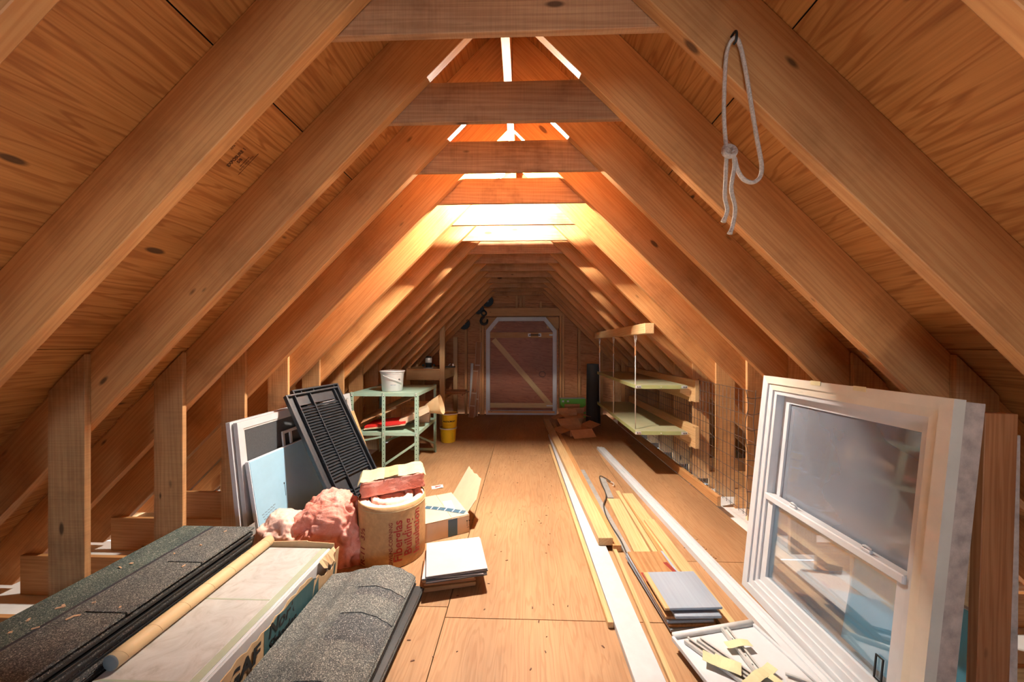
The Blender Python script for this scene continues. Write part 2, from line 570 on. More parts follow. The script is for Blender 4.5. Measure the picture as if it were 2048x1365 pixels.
def text_me(s, size, align='LEFT', depth=0.0003, bold=0.0, shear=0.0):
    cu = bpy.data.curves.new('txt', 'FONT')
    cu.body = s
    cu.size = size
    cu.align_x = align
    cu.extrude = depth
    cu.offset = bold
    cu.shear = shear
    cu.resolution_u = 3
    o = bpy.data.objects.new('txt', cu)
    C.objects.link(o)
    dg = bpy.context.evaluated_depsgraph_get()
    dg.update()
    me = bpy.data.meshes.new_from_object(o.evaluated_get(dg))
    bpy.data.objects.remove(o)
    bpy.data.curves.remove(cu)
    me.materials.clear()
    return me


def ring_members(x0, z0, x1, z1, w, y0, y1):
    """four mitred members of a rectangular frame in the xz plane: bottom, top, left, right"""
    o = [(x0, z0), (x1, z0), (x1, z1), (x0, z1)]
    i = [(x0 + w, z0 + w), (x1 - w, z0 + w), (x1 - w, z1 - w), (x0 + w, z1 - w)]
    res = []
    for a, b in ((0, 1), (2, 3), (3, 0), (1, 2)):
        q = [o[a], o[b], i[b], i[a]]
        me = prism(q, y1 - y0)
        res.append((me, T(0, (y0 + y1) / 2, 0)))
    return res


# ------------------------------------------------------------------ the attic's frame
XR, ZO, ZI = -0.078, 2.89, 2.60          # ridge x, outer and inner rafter apex height
SP, R1Y, TH, TB = 0.4064, 0.9726, 0.038, 0.022      # rafter spacing, first rafter front, lumber thickness
XL, XRT = -1.746, 1.590                  # inner faces of the knee walls
YB, YF = -2.60, 6.49                     # rear gable, far gable
c45 = math.sqrt(0.5)
rows = list(range(-7, 15))


def rafter_front(i):
    return R1Y + SP * (i - 1)


ceiling = structure('ceiling')
O_z = (ZO + ZI) / 2


def slope_local(u, z):
    return ((u + (O_z - z)) * c45, (u + z - O_z) * c45)


raf_poly = [slope_local(0.021, ZI - 0.021), slope_local(0.021, ZO - 0.021), slope_local(2.91, -0.02), slope_local(2.62, -0.02)]
raf_me = prism(raf_poly, TH, 0.002)
raf_me.materials.append(M['rafter'])
tie_z0, tie_z1 = 2.146, 2.304
tu0, tu1 = ZO - tie_z0 - 0.02, ZO - tie_z1 - 0.02
tie_me = prism([(-tu0, tie_z0 - 2.26), (tu0, tie_z0 - 2.26), (tu1, tie_z1 - 2.26), (-tu1, tie_z1 - 2.26)], TB, 0.0015)
tie_me.materials.append(M['tie'])
for i in rows:
    yf = rafter_front(i)
    if yf > YF - 0.06:
        continue
    ym = yf + TH / 2
    link('rafter', raf_me, None, ceiling, axes((XR, ym, O_z), (c45, 0, -c45), (0, 1, 0), (c45, 0, c45)))
    link('rafter', raf_me, None, ceiling, axes((XR, ym, O_z), (-c45, 0, -c45), (0, -1, 0), (-c45, 0, c45)))
    link('collar_tie', tie_me, None, ceiling, T(XR, yf + TH + TB / 2 + 0.001, 2.26 + random.uniform(-0.004, 0.004)))
boxX('ridge_board', (0.040, YF - YB, 0.29), (XR, (YF + YB) / 2, 2.715), 'rafter', ceiling, 'Y')
# sheathing sheets
ub = [0.0, 0.797, 1.660, 2.523, 2.98]
random.seed(3)
stamp_panel = None
for sgn in (-1, 1):
    for k in range(4):
        y = YB - (0.0, 1.3, 0.5, 1.9)[k] - (0.35 if sgn > 0 else 0)
        while y < YF:
            ya, yb_ = max(y, YB), min(y + 2.44, YF)
            if yb_ - ya > 0.05:
                L = yb_ - ya - 0.004
                Wd = (ub[k + 1] - ub[k]) * math.sqrt(2) - 0.004
                um = (ub[k] + ub[k + 1]) / 2
                ex = (0, 1, 0)
                ez = (sgn * c45, 0, c45)
                ey = Vector(ez).cross(Vector(ex))
                pos = Vector((XR + sgn * um, (ya + yb_) / 2, ZO - um)) + Vector(ez) * 0.009
                ob = link('sheathing_panel', box_me(L, Wd, 0.016, 0.001).copy(), 'sheath', ceiling, axes(pos, ex, ey, ez))
                if sgn < 0 and k == 1 and ya < 1.2 < yb_:
                    stamp_panel = ob
            y += 2.44
for sgn in (-1, 1):                                      # felt and shingles above the sheathing keep the daylight out
    ez = Vector((sgn * c45, 0, c45))
    ey = ez.cross(Vector((0, 1, 0)))
    L2 = 3.1 * math.sqrt(2)
    link('roof_felt', box_me(YF - YB + 0.3, L2, 0.01, 0).copy(), 'felt', ceiling,
         axes(Vector((XR + sgn * 1.53, (YF + YB) / 2, ZO - 1.53)) + ez * 0.026, (0, 1, 0), ey, ez))

# knee walls: one post in front of each rafter
wall_left, wall_right = structure('wall_left'), structure('wall_right')


def post_me(wd, zt):
    # local x is up, local y thickness, local z across; inner edge at z=0, outer at z=-wd
    return prism([(0.0, 0.0), (zt, 0.0), (zt - wd, -wd), (0.0, -wd)], TB, 0.0012)


zt_l = ZO - (XR - XL)
zt_r = ZO - (XRT - XR)
pl, pr = post_me(0.152, zt_l - 0.01), post_me(0.152, zt_r - 0.01)
pl.materials.append(M['post'])
pr.materials.append(M['post'])
for i in rows:
    yf = rafter_front(i)
    if yf > YF - 0.08:
        continue
    ym = yf - TB / 2 - 0.0008
    link('post', pl, None, wall_left, axes((XL, ym, 0.0), (0, 0, 1), (0, -1, 0), (1, 0, 0)))
    link('post', pr, None, wall_right, axes((XRT, ym, 0.0), (0, 0, 1), (0, 1, 0), (-1, 0, 0)))
    # joist tails running out to the eaves, beside each post
    box('joist', (0.72, TB, 0.205), (XL - 0.152 - 0.36, ym, 0.05), 'stud', wall_left)
    box('joist', (0.72, TB, 0.16), (XRT + 0.152 + 0.36, ym, -0.015), 'stud', wall_right)
# ceiling of the storey below, seen in the eave bays
y = YB
while y < YF:
    boxX('drywall_panel', (1.2, 1.212, 0.012), (XL - 0.60, y + 0.61, -0.062), 'drywall', wall_left, 'Y', 0)
    boxX('drywall_panel', (1.5, 1.212, 0.012), (XRT + 0.66, y + 0.61, -0.102), 'drywall', wall_right, 'Y', 0)
    y += 1.22
boxX('eave_board', (0.02, YF - YB, 0.30), (XL - 1.225, (YF + YB) / 2, 0.02), 'stud', wall_left, 'Y')
boxX('eave_board', (0.02, YF - YB, 0.30), (XRT + 1.225, (YF + YB) / 2, 0.02), 'stud', wall_right, 'Y')

# floor sheets
floor = structure('floor')
fx = [-1.745, -1.58, -0.36, 0.86, 1.497]
HX0, HX1, HYA, HYB = -0.46, 0.42, -0.80, 0.46          # stair hatch behind and below the camera


def floor_sheet(x0, x1, ya, yb_):
    if x1 - x0 < 0.02 or yb_ - ya < 0.02:
        return
    me = box_me(yb_ - ya - 0.0035, x1 - x0 - 0.0035, 0.018, 0.0008).copy()
    link('floor_panel', me, 'floor', floor, T((x0 + x1) / 2, (ya + yb_) / 2, -0.009) @ Matrix.Rotation(PI / 2, 4, 'Z'))


for k in range(4):
    y = YB + (-1.0, -0.6, -0.665, -0.2)[k]
    while y < YF:
        ya, yb_ = max(y, YB), min(y + 2.44, YF)
        x0, x1 = fx[k], fx[k + 1]
        if x1 <= HX0 or x0 >= HX1 or yb_ <= HYA or ya >= HYB:
            floor_sheet(x0, x1, ya, yb_)
        else:
            floor_sheet(x0, x1, ya, min(yb_, HYA))
            floor_sheet(x0, x1, max(ya, HYB), yb_)
            y0_, y1_ = max(ya, HYA), min(yb_, HYB)
            floor_sheet(x0, min(x1, HX0), y0_, y1_)
            floor_sheet(max(x0, HX1), x1, y0_, y1_)
        y += 2.44
for x0, x1, y0, y1 in ((-1.745, HX0, YB, YF), (HX1, 1.497, YB, YF), (HX0, HX1, YB, HYA), (HX0, HX1, HYB, YF)):
    boxX('subfloor', (x1 - x0, y1 - y0, 0.02), ((x0 + x1) / 2, (y0 + y1) / 2, -0.032), 'felt', floor, 'Y', 0)
for x in (HX0 - 0.01, HX1 + 0.01):
    boxX('stairwell_wall', (0.02, HYB - HYA + 0.04, 2.3), (x, (HYA + HYB) / 2, -1.19), 'drywall', floor, 'Y', 0)
for y in (HYA - 0.01, HYB + 0.01):
    box('stairwell_wall', (HX1 - HX0, 0.02, 2.3), ((HX0 + HX1) / 2, y, -1.19), 'drywall', floor, bev=0)
box('stairwell_floor', (HX1 - HX0 + 0.04, HYB - HYA + 0.04, 0.02), ((HX0 + HX1) / 2, (HYA + HYB) / 2, -2.35), 'stud', floor, bev=0)

# far gable wall: plywood sheets, studs, header
wall_far = structure('wall_far')
for xa, xb in ((-2.9, -1.68), (-1.68, -0.72), (-0.72, 0.64), (0.64, 1.68), (1.68, 2.9)):
    for za, zb in ((-0.1, 1.10), (1.10, 2.02), (2.02, 2.95)):
        box('plywood_panel', (xb - xa - 0.004, 0.014, zb - za - 0.004), ((xa + xb) / 2, YF + 0.03, (za + zb) / 2), 'farply', wall_far, bev=0.001)
box('outer_backing', (6.2, 0.02, 3.3), (0, YF + 0.06, 1.45), 'felt', wall_far, bev=0)  # unseen backing sheet, added to stop sky leaking through the panel gaps
SY = YF - 0.045                                           # stud plane
for x, zt in ((-1.45, 1.45), (-1.045, 1.80), (1.00, 1.78), (1.40, 1.38)):
    boxX('stud', (0.042, 0.09, zt), (x, SY, zt / 2), 'stud', wall_far, 'Z')
for x in (-0.775, -0.735, 0.665, 0.712):
    boxX('stud', (0.038, 0.09, 1.83), (x, SY, 0.915), 'stud', wall_far, 'Z')
for x in (-0.62, -0.125, -0.045, 0.008, 0.31):
    zt = 2.42 - abs(x - XR) * 0.98
    boxX('cripple_stud', (0.038, 0.09, zt - 1.99 + 0.14), (x, SY, (zt + 1.85 + 0.0) / 2 + 0.005), 'stud', wall_far, 'Z')
box('header', (1.50, 0.09, 0.145), (-0.03, SY - 0.004, 1.855), 'stud', wall_far)
box('corner_gusset', (0.22, 0.03, 0.20), (-0.62, SY + 0.02, 1.66), 'stud', wall_far, (0, 0.0, 0))
box('corner_gusset', (0.22, 0.03, 0.20), (0.53, SY + 0.02, 1.66), 'stud', wall_far)

# loft door in the far gable
door = structure('door_1')
DX0, DX1, DZ1 = -0.680, 0.598, 1.765
DY = YF - 0.055
box('panel', (DX1 - DX0 - 0.04, 0.02, DZ1 - 0.03), ((DX0 + DX1) / 2, DY + 0.03, DZ1 / 2), 'doorply', door)
cx_ = 0.20
op = [(DX0, 0), (DX1, 0), (DX1, 1.525), (DX1 - cx_, DZ1), (DX0 + cx_, DZ1), (DX0, 1.525)]
wf = 0.072
ip = [(DX0 + wf, wf), (DX1 - wf, wf), (DX1 - wf, 1.525 - 0.03), (DX1 - cx_ - 0.03, DZ1 - wf), (DX0 + cx_ + 0.03, DZ1 - wf), (DX0 + wf, 1.525 - 0.03)]
for k in range(6):
    j = (k + 1) % 6
    link('frame_board', prism([op[k], op[j], ip[j], ip[k]], 0.05, 0.002), 'white', door, T(0, DY, 0))
boxX('rail', (1.13, 0.035, 0.10), (-0.04, DY + 0.006, 1.44), 'stud', door, 'X')
boxX('rail', (1.13, 0.035, 0.085), (-0.04, DY + 0.006, 0.165), 'pine', door, 'X')
p0, p1 = Vector((-0.545, DY + 0.004, 1.36)), Vector((0.47, DY + 0.004, 0.185))
mt = along(p0, p1, (0, -1, 0))
link('brace', box_me((p1 - p0).length, 0.095, 0.03, 0.002, (0, 0.5, 0.5)).copy(), 'pine', door, mt)
hd = link('handle', tube_me(smooth_pts([(0.02, 0, 0), (0.05, -0.03, 0), (0.09, -0.042, 0), (0.14, -0.042, 0), (0.18, -0.03, 0), (0.21, 0, 0)]), 0.009, 8), 'iron', door, T(0.085, DY - 0.014, 1.44))
for dx in (0.02, 0.21):
    box('handle_plate', (0.05, 0.006, 0.06), (dx, 0.0, 0), 'silver', hd)
box('latch', (0.085, 0.012, 0.028), (0.505, DY - 0.018, 1.44), 'silver', door)
box('latch', (0.11, 0.012, 0.022), (0.47, DY - 0.018, 0.165), 'silver', door)
link('wire_ring', tube_me([(0.055 * math.cos(a * PI / 8), 0, 0.05 * math.sin(a * PI / 8)) for a in range(16)], 0.004, 6, True), 'iron', door, T(0.34, DY + 0.008, 0.73))
boxX('threshold', (1.20, 0.06, 0.035), (-0.04, DY + 0.0, 0.05), 'stud', door, 'X')

# rear gable (behind the camera) with a window to the sky
wall_rear = structure('wall_rear')
WX0, WX1, WZ0, WZ1 = -0.75, 0.55, 0.55, 1.75
for nm, x0, x1, z0, z1 in (('l', -3.0, WX0, -0.1, 3.0), ('r', WX1, 3.0, -0.1, 3.0), ('b', WX0, WX1, -0.1, WZ0), ('t', WX0, WX1, WZ1, 3.0)):
    box('plywood_panel', (x1 - x0, 0.02, z1 - z0), ((x0 + x1) / 2, YB - 0.012, (z0 + z1) / 2), 'farply', wall_rear, bev=0)
win2 = structure('window_1')
for me, mt in ring_members(WX0, WZ0, WX1, WZ1, 0.06, -0.03, 0.03):
    link('frame_board', me, 'white', win2, T(0, YB, 0) @ mt)
box('sash_bar', (WX1 - WX0 - 0.12, 0.03, 0.05), ((WX0 + WX1) / 2, YB, (WZ0 + WZ1) / 2), 'white', win2)


# ------------------------------------------------------------------ lamps
def bulb_lamp(loc, watts, label, radius=0.035, col=(1.0, 0.935, 0.84)):
    t = thing('light_bulb', label, 'light bulb', loc)
    g = Matrix.Identity(4)
    link('glass_bulb', lathe_me([(0.0, -0.055), (0.012, -0.053), (0.024, -0.044), (0.031, -0.028), (0.032, -0.012), (0.026, 0.008), (0.016, 0.028), (0.013, 0.040)], 20), 'bulb', t, g)
    link('socket', lathe_me([(0.014, 0.036), (0.022, 0.040), (0.024, 0.070), (0.045, 0.078), (0.047, 0.092), (0.0, 0.094)], 20), 'porcelain', t, g)
    link('socket_box', lathe_me([(0.0, 0.0), (0.05, 0.0), (0.05, 0.04), (0.0, 0.04)], 16, False), 'dull', t, g @ T(0, 0, 0.094))
    ld = bpy.data.lights.new('bulb_light', 'POINT')
    ld.energy = watts
    ld.color = col
    ld.shadow_soft_size = radius
    lo = bpy.data.objects.new('bulb_light', ld)
    C.objects.link(lo)
    lo.parent = t
    lo.matrix_basis = g @ T(0, 0, -0.02)
    lo['kind'] = 'structure'
    return t


bulb_lamp(BULB, BULB_W, 'lit bare light bulb glowing under the ridge between collar ties')
bulb_lamp(STAIR_FILL, STAIR_W, 'unseen bulb added under the floor hatch to light the near rafters from below', 0.06, (1.0, 0.95, 0.90))

# grade stamp on the left sheathing
if stamp_panel:
    def stamp(s, size, px, bold=0.0):
        # px: world point on inner sheathing plane of left slope; text baseline runs down the slope towards the viewer's right
        ez = Vector((c45, 0, -c45))            # inward normal
        ex = Vector((c45, 0, c45))             # up the slope
        ey = ez.cross(ex)
        w_ = axes(Vector(px) + ez * 0.0012, ex, ey, ez)
        link('grade_stamp', text_me(s, size, 'CENTER', 0.0002, bold), 'inkbrown', stamp_panel, stamp_panel.matrix_basis.inverted() @ w_)

    def on_slope(z, y):
        return (XR - (ZO - z), y, z)
    stamp('APA', 0.012, on_slope(1.945, 1.222))
    stamp('EXPOSURE 1', 0.0165, on_slope(1.928, 1.258), 0.0005)
    stamp('5/8', 0.0165, on_slope(1.925, 1.276), 0.0005)
    stamp('RATED SHEATHING', 0.0085, on_slope(1.930, 1.300))
    for yy, ll in ((1.288, 0.05), (1.306, 0.11)):
        c_ = Vector(on_slope(1.930, yy)) + Vector((c45, 0, -c45)) * 0.0012
        w_ = axes(c_, (c45, 0, c45), (0, -1, 0), (c45, 0, -c45))
        link('grade_stamp', box_me(ll, 0.0016, 0.0004, 0).copy(), 'inkbrown', stamp_panel, stamp_panel.matrix_basis.inverted() @ w_)

# ------------------------------------------------------------------ left foreground: shingles, carton, tube
def sheet_me(xs, ys, zf, th):
    """thick sheet on a grid; zf(x,y) top surface"""
    nx, ny = len(xs), len(ys)
    vs = [(x, y, zf(x, y)) for y in ys for x in xs] + [(x, y, zf(x, y) - th) for y in ys for x in xs]
    fs = []
    o = nx * ny
    for j in range(ny - 1):
        for i in range(nx - 1):
            a = j * nx + i
            fs.append((a, a + 1, a + nx + 1, a + nx))
            fs.append((o + a, o + a + nx, o + a + nx + 1, o + a + 1))
    for i in range(nx - 1):
        fs.append((i, o + i, o + i + 1, i + 1))
        a = (ny - 1) * nx + i
        fs.append((a, a + 1, o + a + 1, o + a))
    for j in range(ny - 1):
        a = j * nx
        fs.append((a, a + nx, o + a + nx, o + a))
        a = j * nx + nx - 1
        fs.append((a, o + a, o + a + nx, a + nx))
    return pydata('sheet', vs, fs, False)


def lin(a, b, n):
    return [a + (b - a) * i / (n - 1) for i in range(n)]


random.seed(11)
LBL = {0: 'bottom bundle of the left stack of dark asphalt shingles', 1: 'middle bundle of the left stack of dark asphalt shingles, jutting out',
       2: 'topmost bundle of flat asphalt shingles with slot cuts, left by the posts'}
for b in range(3):
    z0 = 0.002 + 0.111 * b
    bx = (-1.545, -1.535, -1.542)[b]
    t = thing('shingle_bundle', LBL[b], 'shingles', (bx, 1.25, z0), (0, 0, 0.0), 'bundles of asphalt shingles stacked on the left')
    nl = 10
    for k in range(nl):
        zz = 0.011 * k
        dx = random.uniform(-0.008, 0.008) + (0.010 if (b == 1 and k < 6) else 0)
        if b == 2 and k == nl - 1:
            continue
        sh = box('shingle', (0.345, 1.0, 0.0095), (dx, random.uniform(-0.012, 0.006), zz + 0.005), 'tar' if k % 2 == 0 else 'shingleD', t, bev=0.001)
    if b == 2:                                       # the top shingle: green upper lap, sealant line, grey tabs with slots
        z = 0.011 * 9
        ys = [-0.5, -0.085, -0.078, 0.200, 0.207, 0.495]
        box('upper_lap', (0.15, 0.995, 0.0095), (-0.105, -0.002, z + 0.005), 'shingleG', t, bev=0.001)
        box('sealant_strip', (0.016, 0.99, 0.0100), (-0.022, -0.002, z + 0.005), 'tarstrip', t, bev=0.001)
        box('lap_strip', (0.052, 0.995, 0.0095), (0.012, -0.002, z + 0.005), 'shingle', t, bev=0.001)
        for ya, yb_ in ((-0.5, -0.085), (-0.079, 0.198), (0.204, 0.495)):
            box('tab', (0.15, yb_ - ya, 0.0095), (0.113, (ya + yb_) / 2, z + 0.005), 'shingle', t, bev=0.001)

for q in range(16):                                  # wood chips lying on the top bundle
    cy = random.uniform(-0.25, 0.45)
    tag(box('wood_chip', (random.uniform(0.008, 0.022), random.uniform(0.004, 0.008), 0.003),
            (-1.54 + random.uniform(-0.16, 0.15), 1.25 + cy, 0.3355), 'chip', None, (0, 0, random.uniform(0, 3)), 0),
        'tiny pale wood chip lying on the left stack of shingles', 'wood chip', 'wood chips on the shingles')

# marbled vinyl sheets in a torn carton
BX0, BX1, BY0, BY1, BZ = -1.352, -0.985, 0.70, 1.815, 0.196
t = thing('shingle_carton', 'torn printed cardboard carton holding the marbled sheets, between the shingle stacks', 'carton', (BX0, BY0, 0.001))
W_, L_ = BX1 - BX0, BY1 - BY0
box('carton_bottom', (W_, L_, 0.004), (W_ / 2, L_ / 2, 0.002), 'kraft', t, bev=0)
box('carton_side', (0.004, L_, 0.185), (0.002, L_ / 2, 0.0965), 'kraft', t, bev=0)
# torn right side
rs = random.Random(5)
ys = lin(0.0, L_, 46)
top = []
for y in ys:
    f = y / L_
    h = 0.180 + 0.012 * math.sin(f * 9.0) + rs.uniform(-0.008, 0.008)
    if 0.80 < f < 0.97:
        h = 0.150 + rs.uniform(-0.025, 0.02)
    if f > 0.97:
        h = 0.20
    top.append(h)
vs = [(W_ + 0.004, y, 0.0) for y in ys] + [(W_ + 0.004 + 0.010 * (1 + math.sin(y * 7)), y, h) for y, h in zip(ys, top)]
vs += [(W_ + 0.008, y, 0.0) for y in ys] + [(W_ + 0.008 + 0.010 * (1 + math.sin(y * 7)), y, h) for y, h in zip(ys, top)]
n = len(ys)
fs = []
for i in range(n - 1):
    fs += [(i, i + n, i + n + 1, i + 1), (2 * n + i, 2 * n + i + 1, 3 * n + i + 1, 3 * n + i), (n + i, 3 * n + i, 3 * n + i + 1, n + i + 1)]
fs += [(0, 2 * n, 3 * n, n), (n - 1, 2 * n - 1, 4 * n - 1, 3 * n - 1)]
sd = link('carton_side', pydata('torn', vs, fs), 'kraft', t)
# printed area on the outer face (teal band, tan GAF panel, blue bar)
def print_quad(y0, y1, z0, z1, mat):
    xo = W_ + 0.0085
    def px(y, z):
        return (xo + 0.010 * (1 + math.sin(y * 7)) * min(1.0, z / 0.180) + 0.0006, y, z)
    q = lin(y0, y1, 14)
    v = []
    for y in q:
        ht = top[min(n - 1, int(y / L_ * (n - 1)))] - 0.004
        v += [px(y, z0), px(y, min(z1, ht))]
    f = [(2 * i, 2 * i + 2, 2 * i + 3, 2 * i + 1) for i in range(len(q) - 1)]
    return link('printed_panel', pydata('print', v, f), mat, sd)
print_quad(0.605, 1.09, 0.01, 0.172, 'teal')
print_quad(0.375, 0.41, 0.01, 0.165, 'blueprint')
print_quad(0.30, 0.36, 0.01, 0.165, 'teal')
def side_text(s, size, y, z, mat, bold=0.001, shear=0.25):
    xo = W_ + 0.0085 + 0.010 * (1 + math.sin((y + 0.06) * 7)) * min(1.0, (z + 0.02) / 0.180) + 0.0022
    link('lettering', text_me(s, size, 'LEFT', 0.0004, bold, shear), mat, sd, axes((xo, y, z), (0, 1, 0), (0, 0, 1), (1, 0, 0)))
side_text('GAF', 0.080, 0.425, 0.095, 'ink', 0.0025, 0.1)
side_text("Nor'easter", 0.072, 0.625, 0.118, 'ink', 0.001)
side_text('Shingles', 0.052, 0.625, 0.070, 'ink', 0.001)
# far end: standing lip
link('carton_end', prism([(0, 0), (W_, 0), (W_, 0.214), (W_ * 0.62, 0.222), (W_ * 0.61, 0.226), (0.0, 0.216)], 0.005), 'kraft', t, T(0, L_ + 0.002, 0))
vs2 = []
for k in range(12):
    vs2.append((W_ + 0.004 + 0.02 * rs.random(), L_ - 0.012 * k, 0.20 + rs.uniform(-0.03, 0.006)))
fl = [(W_ - 0.002, L_ - 0.012 * k, 0.20) for k in range(12)]
link('torn_flap', pydata('flap', [(x, y, z) for x, y, z in fl] + [(x + 0.012, y, z - 0.02) for x, y, z in vs2],
                         [(i, i + 1, 13 + i, 12 + i) for i in range(11)]), 'kraft', t)

t = thing('marbled_vinyl_sheets', 'stack of pale marbled vinyl flooring sheets lying in the torn carton', 'flooring', (BX0 + 0.006, BY0 + 0.01, 0.006))
ms = W_ - 0.012
zt = BZ - 0.006
box('sheet_pile', (ms, L_ - 0.02, zt - 0.004), (ms / 2, (L_ - 0.02) / 2, (zt - 0.004) / 2), 'whitepaint', t, bev=0.002)
sm = link('top_sheet', box_me(ms - 0.052, L_ - 0.022, 0.004, 0.001).copy(), 'marble', t, T((ms - 0.052) / 2, (L_ - 0.02) / 2, zt - 0.002))
for yy in (0.36, 0.72):
    box('joint_line', (ms - 0.054, 0.006, 0.0008), (0, yy - (L_ - 0.02) / 2, 0.0022), 'trimgreen', sm, bev=0)
box('border_strip', (0.030, L_ - 0.022, 0.004), (ms - 0.0368, (L_ - 0.02) / 2, zt - 0.002), 'trimgreen', t, bev=0.001)
box('white_edge', (0.012, L_ - 0.022, 0.006), (ms - 0.0145, (L_ - 0.02) / 2, zt - 0.0022), 'white', t, bev=0.002)

t = thing('cardboard_tube', 'long tan cardboard tube with grey end cap on the marbled sheets', 'tube', (-1.327, 1.10, BZ + 0.0275), (0, 0, math.atan2(0.715, -0.005)))
pts = [(0.0 + 0.72 * k / 12.0, 0, 0) for k in range(13)]
link('tube_body', tube_me(pts, 0.0265, 24), 'tube', t)
link('end_cap', lathe_me([(0.0, 0.004), (0.022, 0.004), (0.0255, 0.002), (0.0258, 0.0)], 24), 'greycap', t, Matrix.Rotation(-PI / 2, 4, 'Y') @ T(0, 0, 0.0))
for k in range(7):
    a0 = k * 0.11
    sp = [(a0 + 0.03 * j / 14.0 * 1.0, 0.0267 * math.cos(0.3 + j * PI / 14), 0.0267 * math.sin(0.3 + j * PI / 14)) for j in range(15)]
    link('spiral_seam', tube_me(sp, 0.0006, 4), 'kraft', t)

# right shingle bundle, bowed over the floor
def bow(x):
    pts = [(-0.235, 0.0), (-0.15, 0.010), (-0.07, 0.030), (0.0, 0.046), (0.06, 0.050), (0.12, 0.036), (0.17, 0.012), (0.20, -0.008)]
    for (a, za), (b, zb) in zip(pts, pts[1:]):
        if a <= x <= b:
            f = (x - a) / (b - a)
            f = f * f * (3 - 2 * f)
            return za + (zb - za) * f
    return pts[0][1] if x < pts[0][0] else pts[-1][1]


XS = lin(-0.225, 0.195, 22)
for b in range(2):
    lab = ('lower bundle of shingles under the bowed bundle on the floor', 'bowed bundle of asphalt shingles with wavy tab edges beside the carton')[b]
    t = thing('shingle_bundle', lab, 'shingles', (-0.735 + (0.012 if b == 0 else 0.0), 1.20, 0.010 + 0.045 * b), (0, 0, -0.03 if b == 0 else 0.0), 'bundles of asphalt shingles on the floor')
    for k in range(7):
        amp = 0.25 + 0.75 * ((k + b * 7) / 13.0)
        if b == 0:
            amp *= 0.55
        off = random.uniform(-0.006, 0.006) + (0.012 if b == 0 else 0)
        topm = (b == 1 and k == 6)
        xs = [x + off for x in XS]
        ys = lin(-0.55, 0.555 + random.uniform(-0.01, 0.006), 3)
        me = sheet_me(xs, ys, lambda x, y: 0.0063 * (k + 1) - 0.004 + amp * bow(x - off), 0.0056)
        link('shingle', me, 'shingle' if (topm or k % 2) else 'tar', t)
    if b == 1:
        zb = 0.0063 * 7 - 0.004
        # raised laminated tabs on the right half
        for ya, yb_, mt_ in ((0.40, 0.553, 'shingle'), (0.24, 0.345, 'shingle'), (-0.06, 0.10, 'shingle'), (-0.5, -0.16, 'shingle')):
            me = sheet_me([x for x in lin(-0.02, 0.196, 14)], [ya, yb_], lambda x, y: zb + bow(x) + 0.0042, 0.004)
            link('tab', me, mt_, t)
        for ya, yb_ in ((0.345, 0.40), (0.10, 0.24), (-0.16, -0.06)):
            me = sheet_me([x for x in lin(-0.02, 0.193, 14)], [ya, yb_], lambda x, y: zb + bow(x) + 0.0012, 0.001)
            link('dark_band', me, 'shingleD', t)  # darker granule strip between the raised tabs

# ------------------------------------------------------------------ left: leaning storm windows, foam board, shutters
def lean_frame(x_bot, x_top, y0, z_top, flip=False):
    """local x along +Y from y0, local z up the slope, local y away from the aisle (towards -X)"""
    ez = Vector((x_top - x_bot, 0, z_top)).normalized()
    ex = Vector((0, 1, 0))
    ey = ez.cross(ex)
    return axes((x_bot, y0, 0.001), ex, ey, ez)


def storm_window(lab, x_bot, x_top, y0, wd, ht, lip=0.042, ang=0.0):
    t = thing('storm_window', lab, 'storm window', mtx=lean_frame(x_bot, x_top, y0, ht), group='white storm windows leaning on the left posts')
    for me, mt in ring_members(0, 0, wd, ht, lip, -0.012, 0.012):
        link('frame_rail', me, 'white', t, mt)
    for me, mt in ring_members(lip, lip, wd - lip, ht - lip, 0.012, -0.006, 0.006):
        link('screen_bead', me, 'alu', t, mt)
    box('insect_screen', (wd - 2 * lip - 0.02, 0.002, ht - 2 * lip - 0.02), (wd / 2, 0, ht / 2), 'screen', t, bev=0)
    return t


t = storm_window('front storm window with dark screen leaning behind the blue foam board', -1.585, -1.668, 2.00, 0.86, 0.80)
for dx in (0.0, 0.075):
    box('pull_frame', (0.022, 0.010, 0.085), (0.36 + dx, -0.018, 0.608), 'alu', t)
box('pull_frame', (0.26, 0.010, 0.020), (0.48, -0.018, 0.655), 'alu', t)
storm_window('second storm window showing only its left edge behind the front one', -1.615, -1.70, 1.985, 0.86, 0.805)
storm_window('third white storm window peeking out behind the black shutters', -1.60, -1.700, 2.87, 0.525, 0.79)

# blue foam board
t = thing('foam_board', 'pale blue foam insulation board leaning on the storm windows', 'foam board', mtx=lean_frame(-1.505, -1.592, 2.015, 0.555))
box('board', (0.80, 0.026, 0.572), (0.40, 0.013, 0.286), 'foam', t, bev=0.002)
box('edge_skin', (0.80, 0.022, 0.004), (0.40, 0.014, 0.574), 'foamwhite', t, bev=0)
box('edge_skin', (0.004, 0.022, 0.572), (-0.002, 0.014, 0.286), 'foamwhite', t, bev=0)
for k, (a, b_) in enumerate(((0.03, 0.15), (0.035, 0.14), (0.04, 0.155))):
    for q in range(5):
        box('fine_print', ((b_ - a) / 6.5, 0.0006, 0.006), (a + (q + 0.5) * (b_ - a) / 5, -0.0004, 0.245 - 0.016 * k + 0.004 * q), 'inkgrey', t, bev=0)
box('arrow_mark', (0.003, 0.0006, 0.075), (0.25, -0.0004, 0.31), 'ink', t, (0, 0.05, 0), 0)
box('arrow_mark', (0.009, 0.0006, 0.012), (0.25, -0.0005, 0.352), 'ink', t, bev=0)

